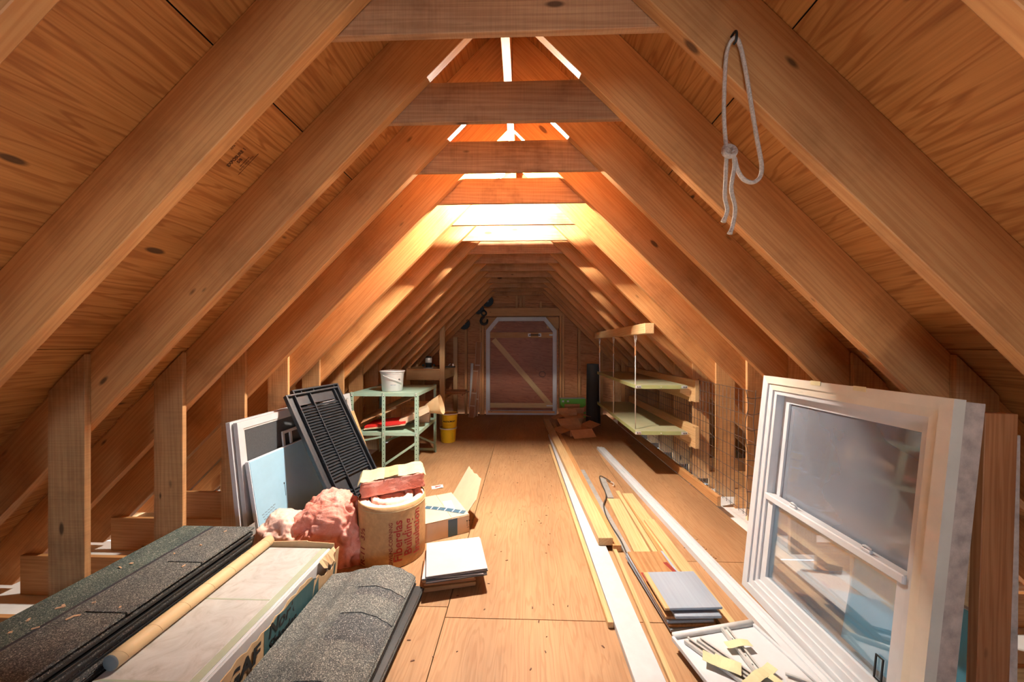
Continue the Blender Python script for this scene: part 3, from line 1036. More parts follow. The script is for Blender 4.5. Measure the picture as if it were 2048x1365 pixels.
# two black louvred shutters, seen from the back
def shutter(lab, A, B, Cc, depth=0.032):
    A, B, Cc = Vector(A), Vector(B), Vector(Cc)
    ex = (B - A).normalized()
    ez = (A - Cc)
    ht = ez.length
    ez = (ez - ex * ez.dot(ex)).normalized()
    ey = ez.cross(ex)
    t = thing('window_shutter', lab, 'shutter', mtx=axes(Cc, ex, ey, ez), group='black louvred shutters')
    wd = (B - A).length
    st = 0.030
    for x in (0.0, wd - 0.012):
        box('side_wall', (0.012, depth, ht), (x + 0.006, depth / 2, ht / 2), 'shutter', t)
    for z in (0.0, ht - 0.012):
        box('end_wall', (wd - 0.024, depth, 0.012), (wd / 2, depth / 2, z + 0.006), 'shutter', t)
    box('face_rail', (wd - 0.024, 0.004, 0.075), (wd / 2, depth - 0.003, ht - 0.05), 'shutter', t)
    box('face_rail', (wd - 0.024, 0.004, 0.085), (wd / 2, depth - 0.003, ht * 0.33), 'shutter', t)
    box('face_rail', (wd - 0.024, 0.004, 0.06), (wd / 2, depth - 0.003, 0.04), 'shutter', t)
    for x in (0.065, wd * 0.42, wd - 0.045):
        box('rib', (0.007, depth * 0.85, ht - 0.03), (x, depth / 2, ht / 2), 'shutter', t)
    for x in (0.04, wd - 0.03):
        box('face_stile', (0.058, 0.004, ht - 0.03), (x, depth - 0.002, ht / 2), 'shutter', t)
    lm = box_me(wd - 0.10, 0.030, 0.0035, 0.0006).copy()
    lm.materials.append(M['shutter'])
    z = 0.085
    while z < ht - 0.105:
        if not (ht * 0.33 - 0.05 < z < ht * 0.33 + 0.045):
            link('louver', lm, None, t, T(wd / 2 + 0.008, depth - 0.012, z) @ Matrix.Rotation(0.78, 4, 'X'))
        z += 0.021
    return t


shutter('front black louvred shutter leaning over the blue foam board', (-1.61, 2.35, 0.91), (-1.46, 2.75, 0.93), (-1.085, 2.20, 0.004))
shutter('rear black louvred shutter, only its top showing behind the front one', (-1.668, 2.50, 0.925), (-1.53, 2.87, 0.94), (-1.15, 2.35, 0.004))
t = thing('wood_offcut', 'pale board leaning behind the right edge of the black shutters', 'board', mtx=lean_frame(-1.30, -1.55, 3.02, 0.68))
box('board', (0.16, 0.02, 0.70), (0.08, 0.01, 0.35), 'pine', t)
box('blue_end', (0.10, 0.02, 0.08), (0.05, 0.032, 0.70), 'foam', t)

# ------------------------------------------------------------------ insulation: pile, roll, batt
def blob(rx, ry, rz, seedv, amp, res=5, squash=0.0, freq=6.0):
    bm = bmesh.new()
    bmesh.ops.create_icosphere(bm, subdivisions=res, radius=1.0)
    for v in bm.verts:
        p = v.co.normalized()
        sx = math.copysign(abs(p.x) ** 0.7, p.x)
        sy = math.copysign(abs(p.y) ** 0.7, p.y)
        sz = math.copysign(abs(p.z) ** 0.75, p.z)
        q = Vector((sx * rx, sy * ry, sz * rz))
        d = mnoise.noise(Vector((p.x * freq * 0.5, p.y * freq * 0.5, p.z * freq * 0.5)) + Vector((seedv, 0, 0))) * amp
        d += mnoise.noise(Vector((q.x * 26, q.y * 26, q.z * 26)) + Vector((seedv, 3, 0))) * amp * 0.25
        d += mnoise.noise(Vector((q.x * 60, q.y * 60, q.z * 60))) * amp * 0.30
        rid = 1 - abs(mnoise.noise(Vector((q.x * 9, q.y * 9, q.z * 9)) + Vector((0, seedv, 5))))
        d -= max(0, rid - 0.88) * amp * 4.0
        v.co = q + p * d
        if v.co.z < 0.0:
            v.co.z = v.co.z * 0.05
    me = bpy.data.meshes.new('blob')
    bm.to_mesh(me)
    bm.free()
    for p_ in me.polygons:
        p_.use_smooth = True
    return me


t = thing('insulation_batt', 'loose crumpled pink fibreglass batt lying between foam board and roll', 'insulation', (-1.228, 2.04, 0.002), (0, 0, 0.15))
link('pink_fibre', blob(0.225, 0.13, 0.35, 2.0, 0.042, 6, freq=5.0), 'pink', t, T(0.10, 0.0, 0.0))
link('folded_end', blob(0.15, 0.14, 0.275, 9.0, 0.028, 6, freq=5.0), 'pinktop', t, T(-0.16, -0.01, 0.0))
link('kraft_facing', sheet_me(lin(-0.05, 0.05, 3), lin(-0.10, 0.12, 5), lambda x, y: 0.01 * math.sin(y * 20), 0.003), 'dull', t,
     T(-0.315, 0.03, 0.12) @ Matrix.Rotation(1.45, 4, 'Y') @ Matrix.Scale(2.0, 4, (1, 0, 0)))

# roll
RX, RY, RR, RH = -0.795, 2.130, 0.193, 0.345
t = thing('insulation_roll', 'upright roll of kraft-faced fibreglass insulation with red lettering', 'insulation roll', (RX, RY, 0.001))
link('kraft_wrap', lathe_me([(RR - 0.004, 0.0), (RR, 0.004), (RR + 0.001, 0.10), (RR, RH - 0.03), (RR - 0.0015, RH), (RR - 0.005, RH)], 64), 'kraftpaper', t)
link('wrap_crease', tube_me([((RR + 0.0006) * math.cos(a * PI / 24), (RR + 0.0006) * math.sin(a * PI / 24), RH - 0.028) for a in range(48)], 0.0012, 5, True), 'kraftgreen', t)


def spiral_layer(r0, r1, z1, seedv, seg=90):
    vs, fs = [], []
    nr = 6
    for k in range(seg):
        a = 2 * PI * k / seg
        for j in range(nr):
            f = j / (nr - 1)
            r = r0 + (r1 - r0) * f
            wob = 0.004 * mnoise.noise(Vector((math.cos(a) * 4, math.sin(a) * 4, seedv + f * 3)))
            zz = z1 - (0.006 * (abs(f - 0.5) * 2) ** 2) + 0.012 * mnoise.noise(Vector((math.cos(a) * r * 70, math.sin(a) * r * 70, seedv))) * 0.6
            rr = r + wob * (1 if 0 < j < nr - 1 else 1.4)
            vs.append((rr * math.cos(a), rr * math.sin(a), zz))
    b = len(vs)
    for k in range(seg):
        a = 2 * PI * k / seg
        vs.append((r0 * math.cos(a), r0 * math.sin(a), z1 - 0.06))
        vs.append((r1 * math.cos(a), r1 * math.sin(a), z1 - 0.06))
    for k in range(seg):
        k2 = (k + 1) % seg
        for j in range(nr - 1):
            fs.append((k * nr + j, k * nr + j + 1, k2 * nr + j + 1, k2 * nr + j))
        fs.append((b + 2 * k, k * nr, k2 * nr, b + 2 * k2))
        fs.append((k * nr + nr - 1, b + 2 * k + 1, b + 2 * k2 + 1, k2 * nr + nr - 1))
    return pydata('ringlayer', vs, fs, True)


link('fibre_layer', spiral_layer(0.135, RR - 0.006, RH - 0.004, 1.0), 'pinktop', t)
link('fibre_layer', spiral_layer(0.085, 0.122, RH + 0.004, 4.0), 'pinktop', t)
link('fibre_layer', spiral_layer(0.005, 0.078, RH - 0.01, 7.0), 'pinktop', t)


def roll_text(s, size, ang, z, mat, bold=0.0):
    """vertical lettering reading upwards, wrapped on the roll at angle ang (0 = facing the camera, + to the right)"""
    me = text_me(s, size, 'LEFT', 0.0, bold)
    bm = bmesh.new()
    bm.from_mesh(me)
    bmesh.ops.triangulate(bm, faces=bm.faces)
    bmesh.ops.subdivide_edges(bm, edges=list(bm.edges), cuts=3, use_grid_fill=True)
    for v in bm.verts:
        u, vv = v.co.x, v.co.y
        a = -PI / 2 + ang - vv / RR
        v.co = Vector(((RR + 0.0022) * math.cos(a), (RR + 0.0022) * math.sin(a), z + u))
    bm.to_mesh(me)
    bm.free()
    link('lettering', me, mat, t)


roll_text('Fiberglas', 0.066, 0.62, 0.035, 'inkred', 0.0012)
roll_text('Building', 0.066, 0.92, 0.055, 'inkred', 0.0012)
roll_text('Insulation', 0.066, 1.22, 0.045, 'inkred', 0.0012)
roll_text('OWENS-CORNING', 0.028, 0.36, 0.020, 'inkdred', 0.0004)
roll_text('R-11', 0.055, -0.50, 0.012, 'inkdred', 0.001)
roll_text('3\u00bd', 0.055, -0.50, 0.150, 'inkdred', 0.001)
for k in range(3):
    roll_text('- - - - - - - - - - -', 0.012, -0.95 + 0.09 * k, 0.04, 'inkdred')

# batt piece on top of the roll
bt = thing('insulation_batt', 'short cut of pink insulation with faded kraft facing resting on the roll', 'insulation', (RX - 0.025, RY + 0.085, RH + 0.016), (math.radians(-3), math.radians(-4), 0.36))


def rough_box(sx, sy, sz, seedv, amp, n=(26, 14, 8)):
    bm = bmesh.new()
    bmesh.ops.create_cube(bm, size=1.0)
    bmesh.ops.subdivide_edges(bm, edges=list(bm.edges), cuts=11, use_grid_fill=True)
    for v in bm.verts:
        p = Vector((v.co.x * sx, v.co.y * sy, (v.co.z + 0.5) * sz))
        nrm = Vector((v.co.x, v.co.y, v.co.z)).normalized()
        d = amp * mnoise.noise(p * 22 + Vector((seedv, 0, 0))) + amp * 0.6 * mnoise.noise(p * 60 + Vector((0, seedv, 0)))
        v.co = p + Vector((nrm.x * 1.0, nrm.y, nrm.z * 0.5)) * d
    me = bpy.data.meshes.new('rough')
    bm.to_mesh(me)
    bm.free()
    for q in me.polygons:
        q.use_smooth = True
    return me


link('pink_fibre', rough_box(0.36, 0.24, 0.082, 3.0, 0.014), 'pink', bt)
xs, ys = lin(-0.195, 0.195, 27), lin(-0.115, 0.13, 12)
rt = random.Random(8)
edge = [rt.uniform(-0.008, 0.008) for _ in xs]
me = sheet_me(xs, ys, lambda x, y: 0.092 + 0.003 * math.sin(x * 60) + 0.003 * math.sin(y * 40 + x * 9), 0.0015)
for v in me.vertices:
    if abs(v.co.y + 0.115) < 1e-4:
        v.co.y += edge[int(round((v.co.x + 0.195) / 0.39 * 26))]
        v.co.z -= 0.006
    if abs(v.co.x) > 0.19:
        v.co.z -= 0.018
link('kraft_facing', me, 'kraftgreen', bt)
link('paper_patch', sheet_me(lin(-0.045, 0.035, 4), lin(-0.122, 0.128, 8), lambda x, y: 0.0945 + 0.003 * math.sin(x * 60) + 0.003 * math.sin(y * 40 + x * 9), 0.001), 'kraft', bt)

# ------------------------------------------------------------------ mail carton, tiles, scrap
t = thing('mail_carton', 'opened shipping carton with dark packing tape and raised flap beside the roll', 'carton', (-0.628, 2.212, 0.001), (0, 0, 0.50))
cw, cd, ch = 0.305, 0.40, 0.115
for nm, sz, lc in (('carton_bottom', (cw, cd, 0.004), (cw / 2, cd / 2, 0.002)), ('carton_side', (cw, 0.004, ch), (cw / 2, 0.002, ch / 2)),
                   ('carton_side', (cw, 0.004, ch), (cw / 2, cd - 0.002, ch / 2)), ('carton_side', (0.004, cd, ch), (0.002, cd / 2, ch / 2)), ('carton_side', (0.004, cd, ch), (cw - 0.002, cd / 2, ch / 2))):
    box(nm, sz, lc, 'boxwhite', t, bev=0.0008)
f1 = box('top_flap', (cw * 0.60, cd, 0.004), (cw * 0.30, cd / 2, ch + 0.004), 'boxwhite', t, bev=0.0008)
f2 = box('top_flap', (cw * 0.40 - 0.004, cd * 0.98, 0.004), (cw * 0.80, cd / 2, ch + 0.003), 'boxwhite', t, (0, 0.0, 0), 0.0008)
# long curved tape band
tp = smooth_pts([(-0.20, 0.13, 0.003), (-0.13, 0.08, 0.003), (0.02, -0.03, 0.003), (0.165, -0.165, 0.003)], 8)
vs, fs = [], []
for i, p in enumerate(tp):
    d = (tp[min(i + 1, len(tp) - 1)] - tp[max(i - 1, 0)]).normalized()
    nrm = Vector((-d.y, d.x, 0)) * 0.023
    vs += [p + nrm, p - nrm]
fs = [(2 * i, 2 * i + 1, 2 * i + 3, 2 * i + 2) for i in range(len(tp) - 1)]
link('packing_tape', pydata('tape', vs, fs), 'packtape', f1, T(0.03, 0, 0))
for i in range(2, len(tp) - 2, 2):
    d = (tp[i + 1] - tp[i - 1]).normalized()
    box('tape_stripe', (0.007, 0.040, 0.0006), (tp[i].x + 0.03, tp[i].y, 0.0035), 'palelabel', f1, (0, 0, math.atan2(d.y, d.x)), 0)
box('address_label', (0.062, 0.17, 0.0006), (-0.025, -0.02, 0.0026), 'palelabel', f2, (0, 0, -0.12), 0)
box('packing_tape', (0.062, 0.001, ch * 0.95), (0.19, -0.001, ch / 2), 'packtape', t, bev=0)
for q in range(2):
    box('print_mark', (0.002, 0.0006, 0.035), (0.288 + 0.016 * q, -0.0006, 0.062), 'ink', t, bev=0)
    box('print_mark', (0.009, 0.0006, 0.006), (0.288 + 0.016 * q, -0.0007, 0.080), 'ink', t, bev=0)
box('print_mark', (0.018, 0.0006, 0.002), (0.296, -0.0006, 0.036), 'ink', t, bev=0)
for q in range(3):
    box('print_mark', (0.03, 0.002, 0.0004), (-0.015 - 0.012 * q, 0.085 - 0.016 * q, 0.0024), 'ink', f1, (0, 0, 0.3), 0)
# big torn flap standing up from the far right edge
rt = random.Random(4)
up = [(0.0, 0.0), (0.33, 0.0), (0.345, 0.235)] + [(0.345 - 0.25 * k / 10.0, 0.235 + rt.uniform(-0.006, 0.010) - 0.002 * k) for k in range(1, 10)] + [(0.08, 0.225), (-0.01, 0.10)]
fz = Vector((0.58, 0.0, 0.81)).normalized()
fxd = Vector((0.0, 1.0, 0.0))
link('raised_flap', prism(up, 0.004), 'boxwhite', t, axes((cw - 0.003, 0.03, ch + 0.001), fxd, fz.cross(fxd), fz))

STK = (-0.395, 1.935)
for k in range(5):
    r0 = 0.03 + random.uniform(-0.06, 0.06)
    tag(box('wood_tile', (0.262, 0.285, 0.013), (STK[0] - 0.02 + random.uniform(-0.012, 0.012), STK[1] + random.uniform(-0.012, 0.012), 0.0075 + 0.0138 * k), ('redwood', 'brownpl')[k % 2], None, (0, 0, 0.16 + r0), 0.001),
        ('brown wood-look tile at the bottom of the small stack', 'brown wood-look tile second from the bottom of the small stack',
         'brown wood-look tile in the middle of the small stack', 'brown wood-look tile fourth from the bottom of the small stack', 'topmost brown tile, just under the pale tiles')[k], 'tile', 'brown tiles stacked on the floor')
for k in range(4):
    t = thing('vinyl_tile', ('lowest of the four pale vinyl tiles on the brown stack', 'second pale vinyl tile up on the brown stack',
                             'third pale vinyl tile up on the brown stack', 'topmost pale square vinyl tile on the brown stack')[k], 'tile',
              (STK[0] + 0.022 + random.uniform(-0.006, 0.006), STK[1] - 0.02 + random.uniform(-0.006, 0.006), 0.0715 + 0.0100 * k), (0, 0, 0.20 + (0.06, -0.03, 0.05, 0.06)[k]), 'pale tiles stacked on the floor')
    box('core', (0.304, 0.304, 0.005), (0, 0, 0.0025), 'tile_e', t, bev=0.0005)
    box('face', (0.305, 0.305, 0.0038), (0, 0, 0.0070), 'tile_w', t, bev=0.0008)
t = thing('paper_scrap', 'small printed paper scrap lying on the floor behind the carton', 'paper', (-0.757, 3.10, 0.001), (0, 0, 0.3))
link('paper', sheet_me(lin(-0.05, 0.05, 5), lin(-0.035, 0.035, 3), lambda x, y: 0.003 + 0.003 * math.sin(x * 50), 0.0008), 'paper', t)
box('print', (0.05, 0.014, 0.0006), (0.005, 0.0, 0.0066), 'inkred', t, (0, 0, 0.2), 0)

# ------------------------------------------------------------------ green metal shelving and what stands on it
SX0, SX1, SY0, SY1 = -1.690, -1.022, 3.41, 4.14
ZS1, ZS2 = 0.786, 0.402
t = thing('metal_shelf_unit', 'low sage-green metal shelving unit with perforated legs against the left posts', 'shelf unit', (SX0, SY0, 0.001))
sw, sd_ = SX1 - SX0, SY1 - SY0


def angle_leg(x, y, dx, dy, ht):
    """L-section leg; dx,dy point inward"""
    lg = box('leg', (0.034, 0.003, ht), (x + dx * 0.017, y, ht / 2), 'green', t, bev=0.0006)
    box('leg_flange', (0.003, 0.034, ht), (dx * -0.0155, dy * 0.017, 0), 'green', lg, bev=0.0006)
    hm = BOXES.setdefault('hole', lathe_me([(0.0, 0.0005), (0.0048, 0.0005), (0.0048, 0.0)], 8, False))
    z = 0.03
    while z < ht - 0.02:
        link('punched_hole', hm, 'greend', lg, T(0, -0.0016 if dy > 0 else 0.0016, z - ht / 2) @ Matrix.Rotation(PI / 2 if dy > 0 else -PI / 2, 4, 'X'))
        link('punched_hole', hm, 'greend', lg, T(dx * -0.0171, dy * 0.02, z - ht / 2) @ Matrix.Rotation(-dx * PI / 2, 4, 'Y'))
        z += 0.040
    return lg


for (x, y, dx, dy) in ((0, 0, 1, 1), (sw, 0, -1, 1), (0, sd_, 1, -1), (sw, sd_, -1, -1), (0.315, -0.004, 1, 1)):
    angle_leg(x, y, dx, dy, ZS1 + 0.004)
for z in (ZS1, ZS2):
    box('shelf_plate', (sw - 0.008, sd_ - 0.008, 0.003), (sw / 2, sd_ / 2, z - 0.002), 'green', t, bev=0.0005)
    for y in (0.006, sd_ - 0.006):
        box('shelf_lip', (sw - 0.008, 0.003, 0.034), (sw / 2, y, z - 0.018), 'green', t, bev=0.0005)
    for x in (0.006, sw - 0.006):
        box('shelf_lip', (0.003, sd_ - 0.012, 0.034), (x, sd_ / 2, z - 0.018), 'green', t, bev=0.0005)
    for x in (0.018, sw - 0.018, 0.332):
        for dz in (-0.010, -0.026):
            box('bolt', (0.009, 0.006, 0.009), (x, -0.006, z + dz), 'steel', t, (0, 0.78, 0), 0.001)


def bar(p0, p1, wd, th, mat, parent, name='brace', upv=(0, 0, 1)):
    p0, p1 = Vector(p0), Vector(p1)
    return link(name, box_me((p1 - p0).length, th, wd, 0.0006, (0, 0.5, 0.5)).copy(), mat, parent, along(p0, p1, upv))


bar((0.335, -0.004, 0.085), (sw - 0.02, -0.004, 0.30), 0.022, 0.003, 'green', t)
bar((0.02, 0.004, 0.30), (0.33, 0.004, 0.36), 0.018, 0.003, 'green', t)
bar((0.02, sd_ - 0.004, 0.10), (sw - 0.02, sd_ - 0.004, 0.36), 0.022, 0.003, 'green', t)
bar((0.02, sd_ - 0.008, 0.36), (sw - 0.02, sd_ - 0.008, 0.10), 0.022, 0.003, 'green', t)
box('foot_rail', (sw * 0.45, 0.003, 0.03), (sw * 0.76, sd_ - 0.005, 0.028), 'green', t, bev=0.0005)


def bucket(name, lab, loc, rt_, rb, h, mat, group, handle_ang=None, filler=None, rotz=0.0):
    b = thing(name, lab, 'bucket', loc, (0, 0, rotz), group)
    link('body', lathe_me([(0.0, 0.002), (rb - 0.004, 0.0), (rb, 0.004), (rt_ - 0.004, h - 0.03), (rt_ - 0.003, h - 0.028), (rt_ + 0.001, h - 0.026), (rt_ + 0.001, h - 0.020),
                           (rt_ - 0.003, h - 0.018), (rt_ - 0.001, h - 0.004)], 40), mat, b)
    link('rim', lathe_me([(rt_ - 0.001, h - 0.014), (rt_ + 0.006, h - 0.012), (rt_ + 0.007, h - 0.002), (rt_ + 0.004, h), (rt_ - 0.003, h), (rt_ - 0.004, h - 0.006)], 40), 'bucket', b)
    link('inside', lathe_me([(rt_ - 0.004, h - 0.002), (rb - 0.003, 0.006), (0.0, 0.005)], 40), mat, b)
    if filler:
        link('lid', lathe_me([(rt_ - 0.005, h - 0.012), (rt_ - 0.02, h - 0.014), (0.0, h - 0.014)], 40), filler, b)
    return b


def bucket_text(b, s, size, r, z, ang, mat, taper=0.0, bold=0.0004):
    me = text_me(s, size, 'CENTER', 0.0, bold)
    bm = bmesh.new()
    bm.from_mesh(me)
    bmesh.ops.triangulate(bm, faces=bm.faces)
    for v in bm.verts:
        rr = r + taper * v.co.y + 0.0012
        a = -PI / 2 + ang + v.co.x / r
        v.co = Vector((rr * math.cos(a), rr * math.sin(a), z + v.co.y))
    bm.to_mesh(me)
    bm.free()
    link('lettering', me, mat, b)


b = bucket('plastic_bucket', 'white plastic bucket with wire handle standing on the green shelf', (SX0 + 0.355, SY0 + 0.165, ZS1 + 0.002), 0.117, 0.100, 0.205, 'bucket', None)
hp = [(0.112 * math.cos(a), 0.112 * math.sin(a), 0.0) for a in lin(-2.2, -0.55, 14)]
hpts = [(0.123 * math.cos(a), 0.123 * math.sin(a), 0.165 - 0.075 * (k / 13.0)) for k, a in enumerate(lin(-2.05, -0.35, 14))]
link('handle', tube_me(hpts, 0.0038, 8), 'alu', b)
for k in range(6):
    bucket_text(b, '- - -', 0.013, 0.1085, 0.055 + 0.018 * k, -1.05, 'inkgrey')
bucket_text(b, 'NET WT', 0.014, 0.1045, 0.062, 0.42, 'inkgrey')
for k in range(4):
    bucket_text(b, '- - -', 0.012, 0.1055, 0.05 - 0.013 * k + 0.02, 1.02, 'inkgrey')
bucket_text(b, '*', 0.05, 0.110, 0.095, 1.0, 'ink')
YX, YY = -0.972, 4.59
b = bucket('plastic_bucket', 'lower of the two stacked yellow buckets on the floor', (YX - 0.006, YY, 0.001), 0.106, 0.092, 0.188, 'yellow', 'yellow buckets', None, 'yellow')
for k in range(5):
    bucket_text(b, '- - - -', 0.012, 0.100, 0.06 + 0.016 * k, -0.35, 'inkdred')
    bucket_text(b, '- - -', 0.012, 0.100, 0.05 + 0.016 * k, 0.75, 'ink')
b = bucket('plastic_bucket', 'upper of the two stacked yellow buckets, lettered in black', (YX + 0.010, YY, 0.180), 0.106, 0.090, 0.195, 'yellow', 'yellow buckets', None, 'carton')
bucket_text(b, 'MASTIC', 0.027, 0.0985, 0.088, -0.22, 'ink', 0.07, 0.0012)
bucket_text(b, 'MOST', 0.027, 0.0985, 0.090, 0.62, 'ink', 0.07, 0.0012)
bucket_text(b, '- - - - - -', 0.014, 0.097, 0.062, 0.2, 'inkbrown')
bucket_text(b, '------------', 0.014, 0.095, 0.045, 0.1, 'inkbrown')

# lower shelf contents
ZL = ZS2 + 0.002
t = thing('carton_sheets', 'dark cardboard sheet slanting across the lower green shelf', 'cardboard', (SX0 + 0.10, SY0 + 0.04, ZL + 0.048), (0, -0.44, 0.30))
box('sheet', (0.56, 0.44, 0.006), (0.28, 0.22, 0.03), 'carton', t)
box('folded_edge', (0.20, 0.045, 0.008), (0.26, 0.0, 0.022), 'kraft', t, (0.3, 0, 0))
t = thing('red_folder', 'bright red flat box under the slanting cardboard on the green shelf', 'box', (SX0 + 0.12, SY0 + 0.03, ZL + 0.012), (0, -0.10, 0.10))
box('tray', (0.40, 0.30, 0.014), (0.20, 0.15, 0.007), 'boxwhite', t)
box('red_lid', (0.395, 0.295, 0.022), (0.205, 0.155, 0.026), 'red', t)
box('red_flap', (0.18, 0.02, 0.030), (0.27, 0.004, 0.03), 'red', t)
t = thing('small_carton', 'pale narrow carton jutting out over the right edge of the lower green shelf', 'carton', (SX1 - 0.20, SY0 + 0.10, ZL + 0.045), (0, -0.42, 0.25))
for z in (0, 0.05):
    box('panel', (0.30, 0.16, 0.004), (0.15, 0.08, z + 0.002), 'boxwhite', t)
for y in (0, 0.156):
    box('panel', (0.30, 0.004, 0.046), (0.15, y + 0.002, 0.027), 'boxwhite', t)
t = thing('small_carton', 'plain small carton at the back right of the lower green shelf', 'carton', (SX1 - 0.19, SY0 + 0.42, ZL), (0, 0, 0.2))
for (sz, lc) in (((0.18, 0.004, 0.10), (0.09, 0.0, 0.05)), ((0.18, 0.004, 0.10), (0.09, 0.20, 0.05)), ((0.004, 0.2, 0.10), (0.0, 0.10, 0.05)), ((0.004, 0.2, 0.10), (0.18, 0.10, 0.05)), ((0.18, 0.2, 0.004), (0.09, 0.10, 0.098)), ((0.18, 0.2, 0.004), (0.09, 0.10, 0.002))):
    box('panel', sz, lc, 'boxwhite', t, bev=0.0005)
# paper sack mouth
vs, fs = [], []
nu, nv = 20, 9
for i in range(nu):
    a = 2 * PI * i / nu
    for j in range(nv):
        f = j / (nv - 1)
        r = 0.028 + 0.075 * f ** 0.8
        vs.append((0.19 * f, r * 0.62 * math.cos(a) * (1 + 0.10 * math.sin(3 * a + f * 3)), r * 1.12 * math.sin(a) * (1 + 0.08 * math.cos(2 * a))))
for i in range(nu):
    for j in range(nv - 1):
        k = (i + 1) % nu
        fs.append((i * nv + j, k * nv + j, k * nv + j + 1, i * nv + j + 1))
t = thing('paper_sack', 'tan paper sack with gathered neck beside the yellow buckets', 'paper sack', (SX1 - 0.03, SY0 + 0.36, ZL + 0.17), (0, -0.25, -0.15))
link('sack_body', pydata('sack', vs, fs, True), 'tube', t)
link('gathered_neck', tube_me([(-0.22, 0, -0.07), (-0.12, 0, -0.03), (0.005, 0, 0)], 0.03, 10, False, [0.06, 0.05, 0.03]), 'tube', t)

# ------------------------------------------------------------------ far left: bench, tool, planks, hooks
t = thing('wall_bench', 'small plank bench on a tall corner post at the far left', 'workbench', (-1.70, 5.30, 0.0))
boxX('corner_post', (0.075, 0.040, 1.60), (0.475, 0.02, 0.80), 'pine', t, 'Z')
box('front_rail', (0.52, 0.035, 0.145), (0.19, 0.02, 0.80), 'pine', t)
boxX('side_rail', (0.035, 0.95, 0.15), (0.47, 0.50, 0.80), 'pine', t, 'Y')
boxX('back_post', (0.07, 0.04, 1.40), (0.50, 0.93, 0.70), 'pine', t, 'Z')
for k in range(5):
    boxX('top_plank', (0.53, 0.19, 0.025), (0.19, 0.09 + 0.195 * k, 0.887), 'brownpl', t, 'X')
boxX('low_rail', (0.52, 0.03, 0.09), (0.19, 0.02, 0.36), 'stud', t, 'X')
t = thing('router_tool', 'old motor-bodied router standing on the plank bench', 'power tool', (-1.46, 5.42, 0.900))
link('base_plate', lathe_me([(0.0, 0.0), (0.075, 0.0), (0.075, 0.012), (0.0, 0.012)], 24, False), 'dull', t)
link('collar', lathe_me([(0.045, 0.012), (0.045, 0.06), (0.052, 0.062), (0.052, 0.085), (0.0, 0.086)], 24), 'iron', t)
link('motor_body', lathe_me([(0.0, 0.086), (0.047, 0.086), (0.050, 0.09), (0.050, 0.15), (0.042, 0.165), (0.0, 0.168)], 24), 'steel', t)
link('top_cap', lathe_me([(0.043, 0.155), (0.045, 0.16), (0.036, 0.185), (0.0, 0.188)], 20), 'iron', t)
for sg in (-1, 1):
    link('handle_knob', lathe_me([(0.0, -0.02), (0.016, -0.014), (0.02, 0.0), (0.016, 0.016), (0.0, 0.022)], 14), 'iron', t, T(sg * 0.085, 0, 0.045))
t = thing('hand_plane', 'small dark metal tool lying at the end of the plank bench', 'tool', (-1.17, 5.62, 0.900), (0, 0, 0.5))
box('sole', (0.16, 0.045, 0.02), (0, 0, 0.010), 'iron', t)
link('front_knob', lathe_me([(0.012, 0.0), (0.010, 0.015), (0.017, 0.03), (0.0, 0.042)], 14), 'steel', t, T(0.05, 0, 0.02))
box('blade', (0.05, 0.035, 0.006), (-0.01, 0, 0.045), 'steel', t, (0, -0.7, 0))
for k, (dx, lab) in enumerate(((0.0, 'upper'), (0.03, 'middle'), (-0.02, 'lower'))):
    tag(boxX('board_offcut', (0.34, 0.14, 0.018), (-1.09 + dx, 5.72 - 0.02 * k, 0.520 - 0.0205 * k), 'redwood', None, 'X'),
        lab + ' of the three short brown boards sticking out past the bench post', 'board', 'short boards beside the bench')
for sg, x in ((0, -1.245), (1, -0.99)):
    box('bracket', (0.02, 0.14, 0.02), (x, 5.70, 0.458), 'stud', wall_left)
boxX('ledger', (0.04, 0.9, 0.05), (-1.262, 5.72, 0.423), 'stud', wall_left, 'Y')

# leaning old planks by the door
for k, (x0, x1, h, wd, mt_, lab) in enumerate(((-0.858, -0.800, 1.31, 0.085, 'redwood', 'tall red-brown plank leaning left of the loft door'),
                                              (-0.895, -0.845, 0.83, 0.085, 'redwood', 'shorter red-brown plank standing before the tall one'),
                                              (-0.905, -0.868, 0.44, 0.085, 'redwood', 'shortest red-brown plank with pale edges by the loft door'))):
    yb = 6.27 - 0.07 * k
    t = thing('old_plank', lab, 'plank', mtx=along((x0, yb, 0.002), (x1, yb + 0.06, h), (0, -1, 0)), group='old planks by the door')
    box('board', (h, wd, 0.022), (h / 2, 0, 0), mt_, t)
    for sg in (-1, 1):
        box('pale_edge', (h, 0.006, 0.024), (h / 2, sg * (wd / 2 + 0.002), 0), 'boxwhite', t, bev=0)
    for z in ((0.3, 0.9) if k == 0 else ((0.42, 0.8) if k == 1 else (0.20, 0.43))):
        box('cross_cleat', (0.018, wd + 0.012, 0.006), (min(z, h - 0.02), 0, 0.014), 'boxwhite', t, bev=0)
t = thing('metal_strip', 'narrow grey metal strip leaning behind the old planks', 'metal strip', mtx=along((-0.955, 6.36, 0.002), (-0.925, 6.38, 0.93), (0, -1, 0)))
box('strip', (0.93, 0.045, 0.004), (0.465, 0, 0), 'alu', t)
box('folded_edge', (0.93, 0.004, 0.015), (0.465, 0.022, 0.006), 'alu', t)

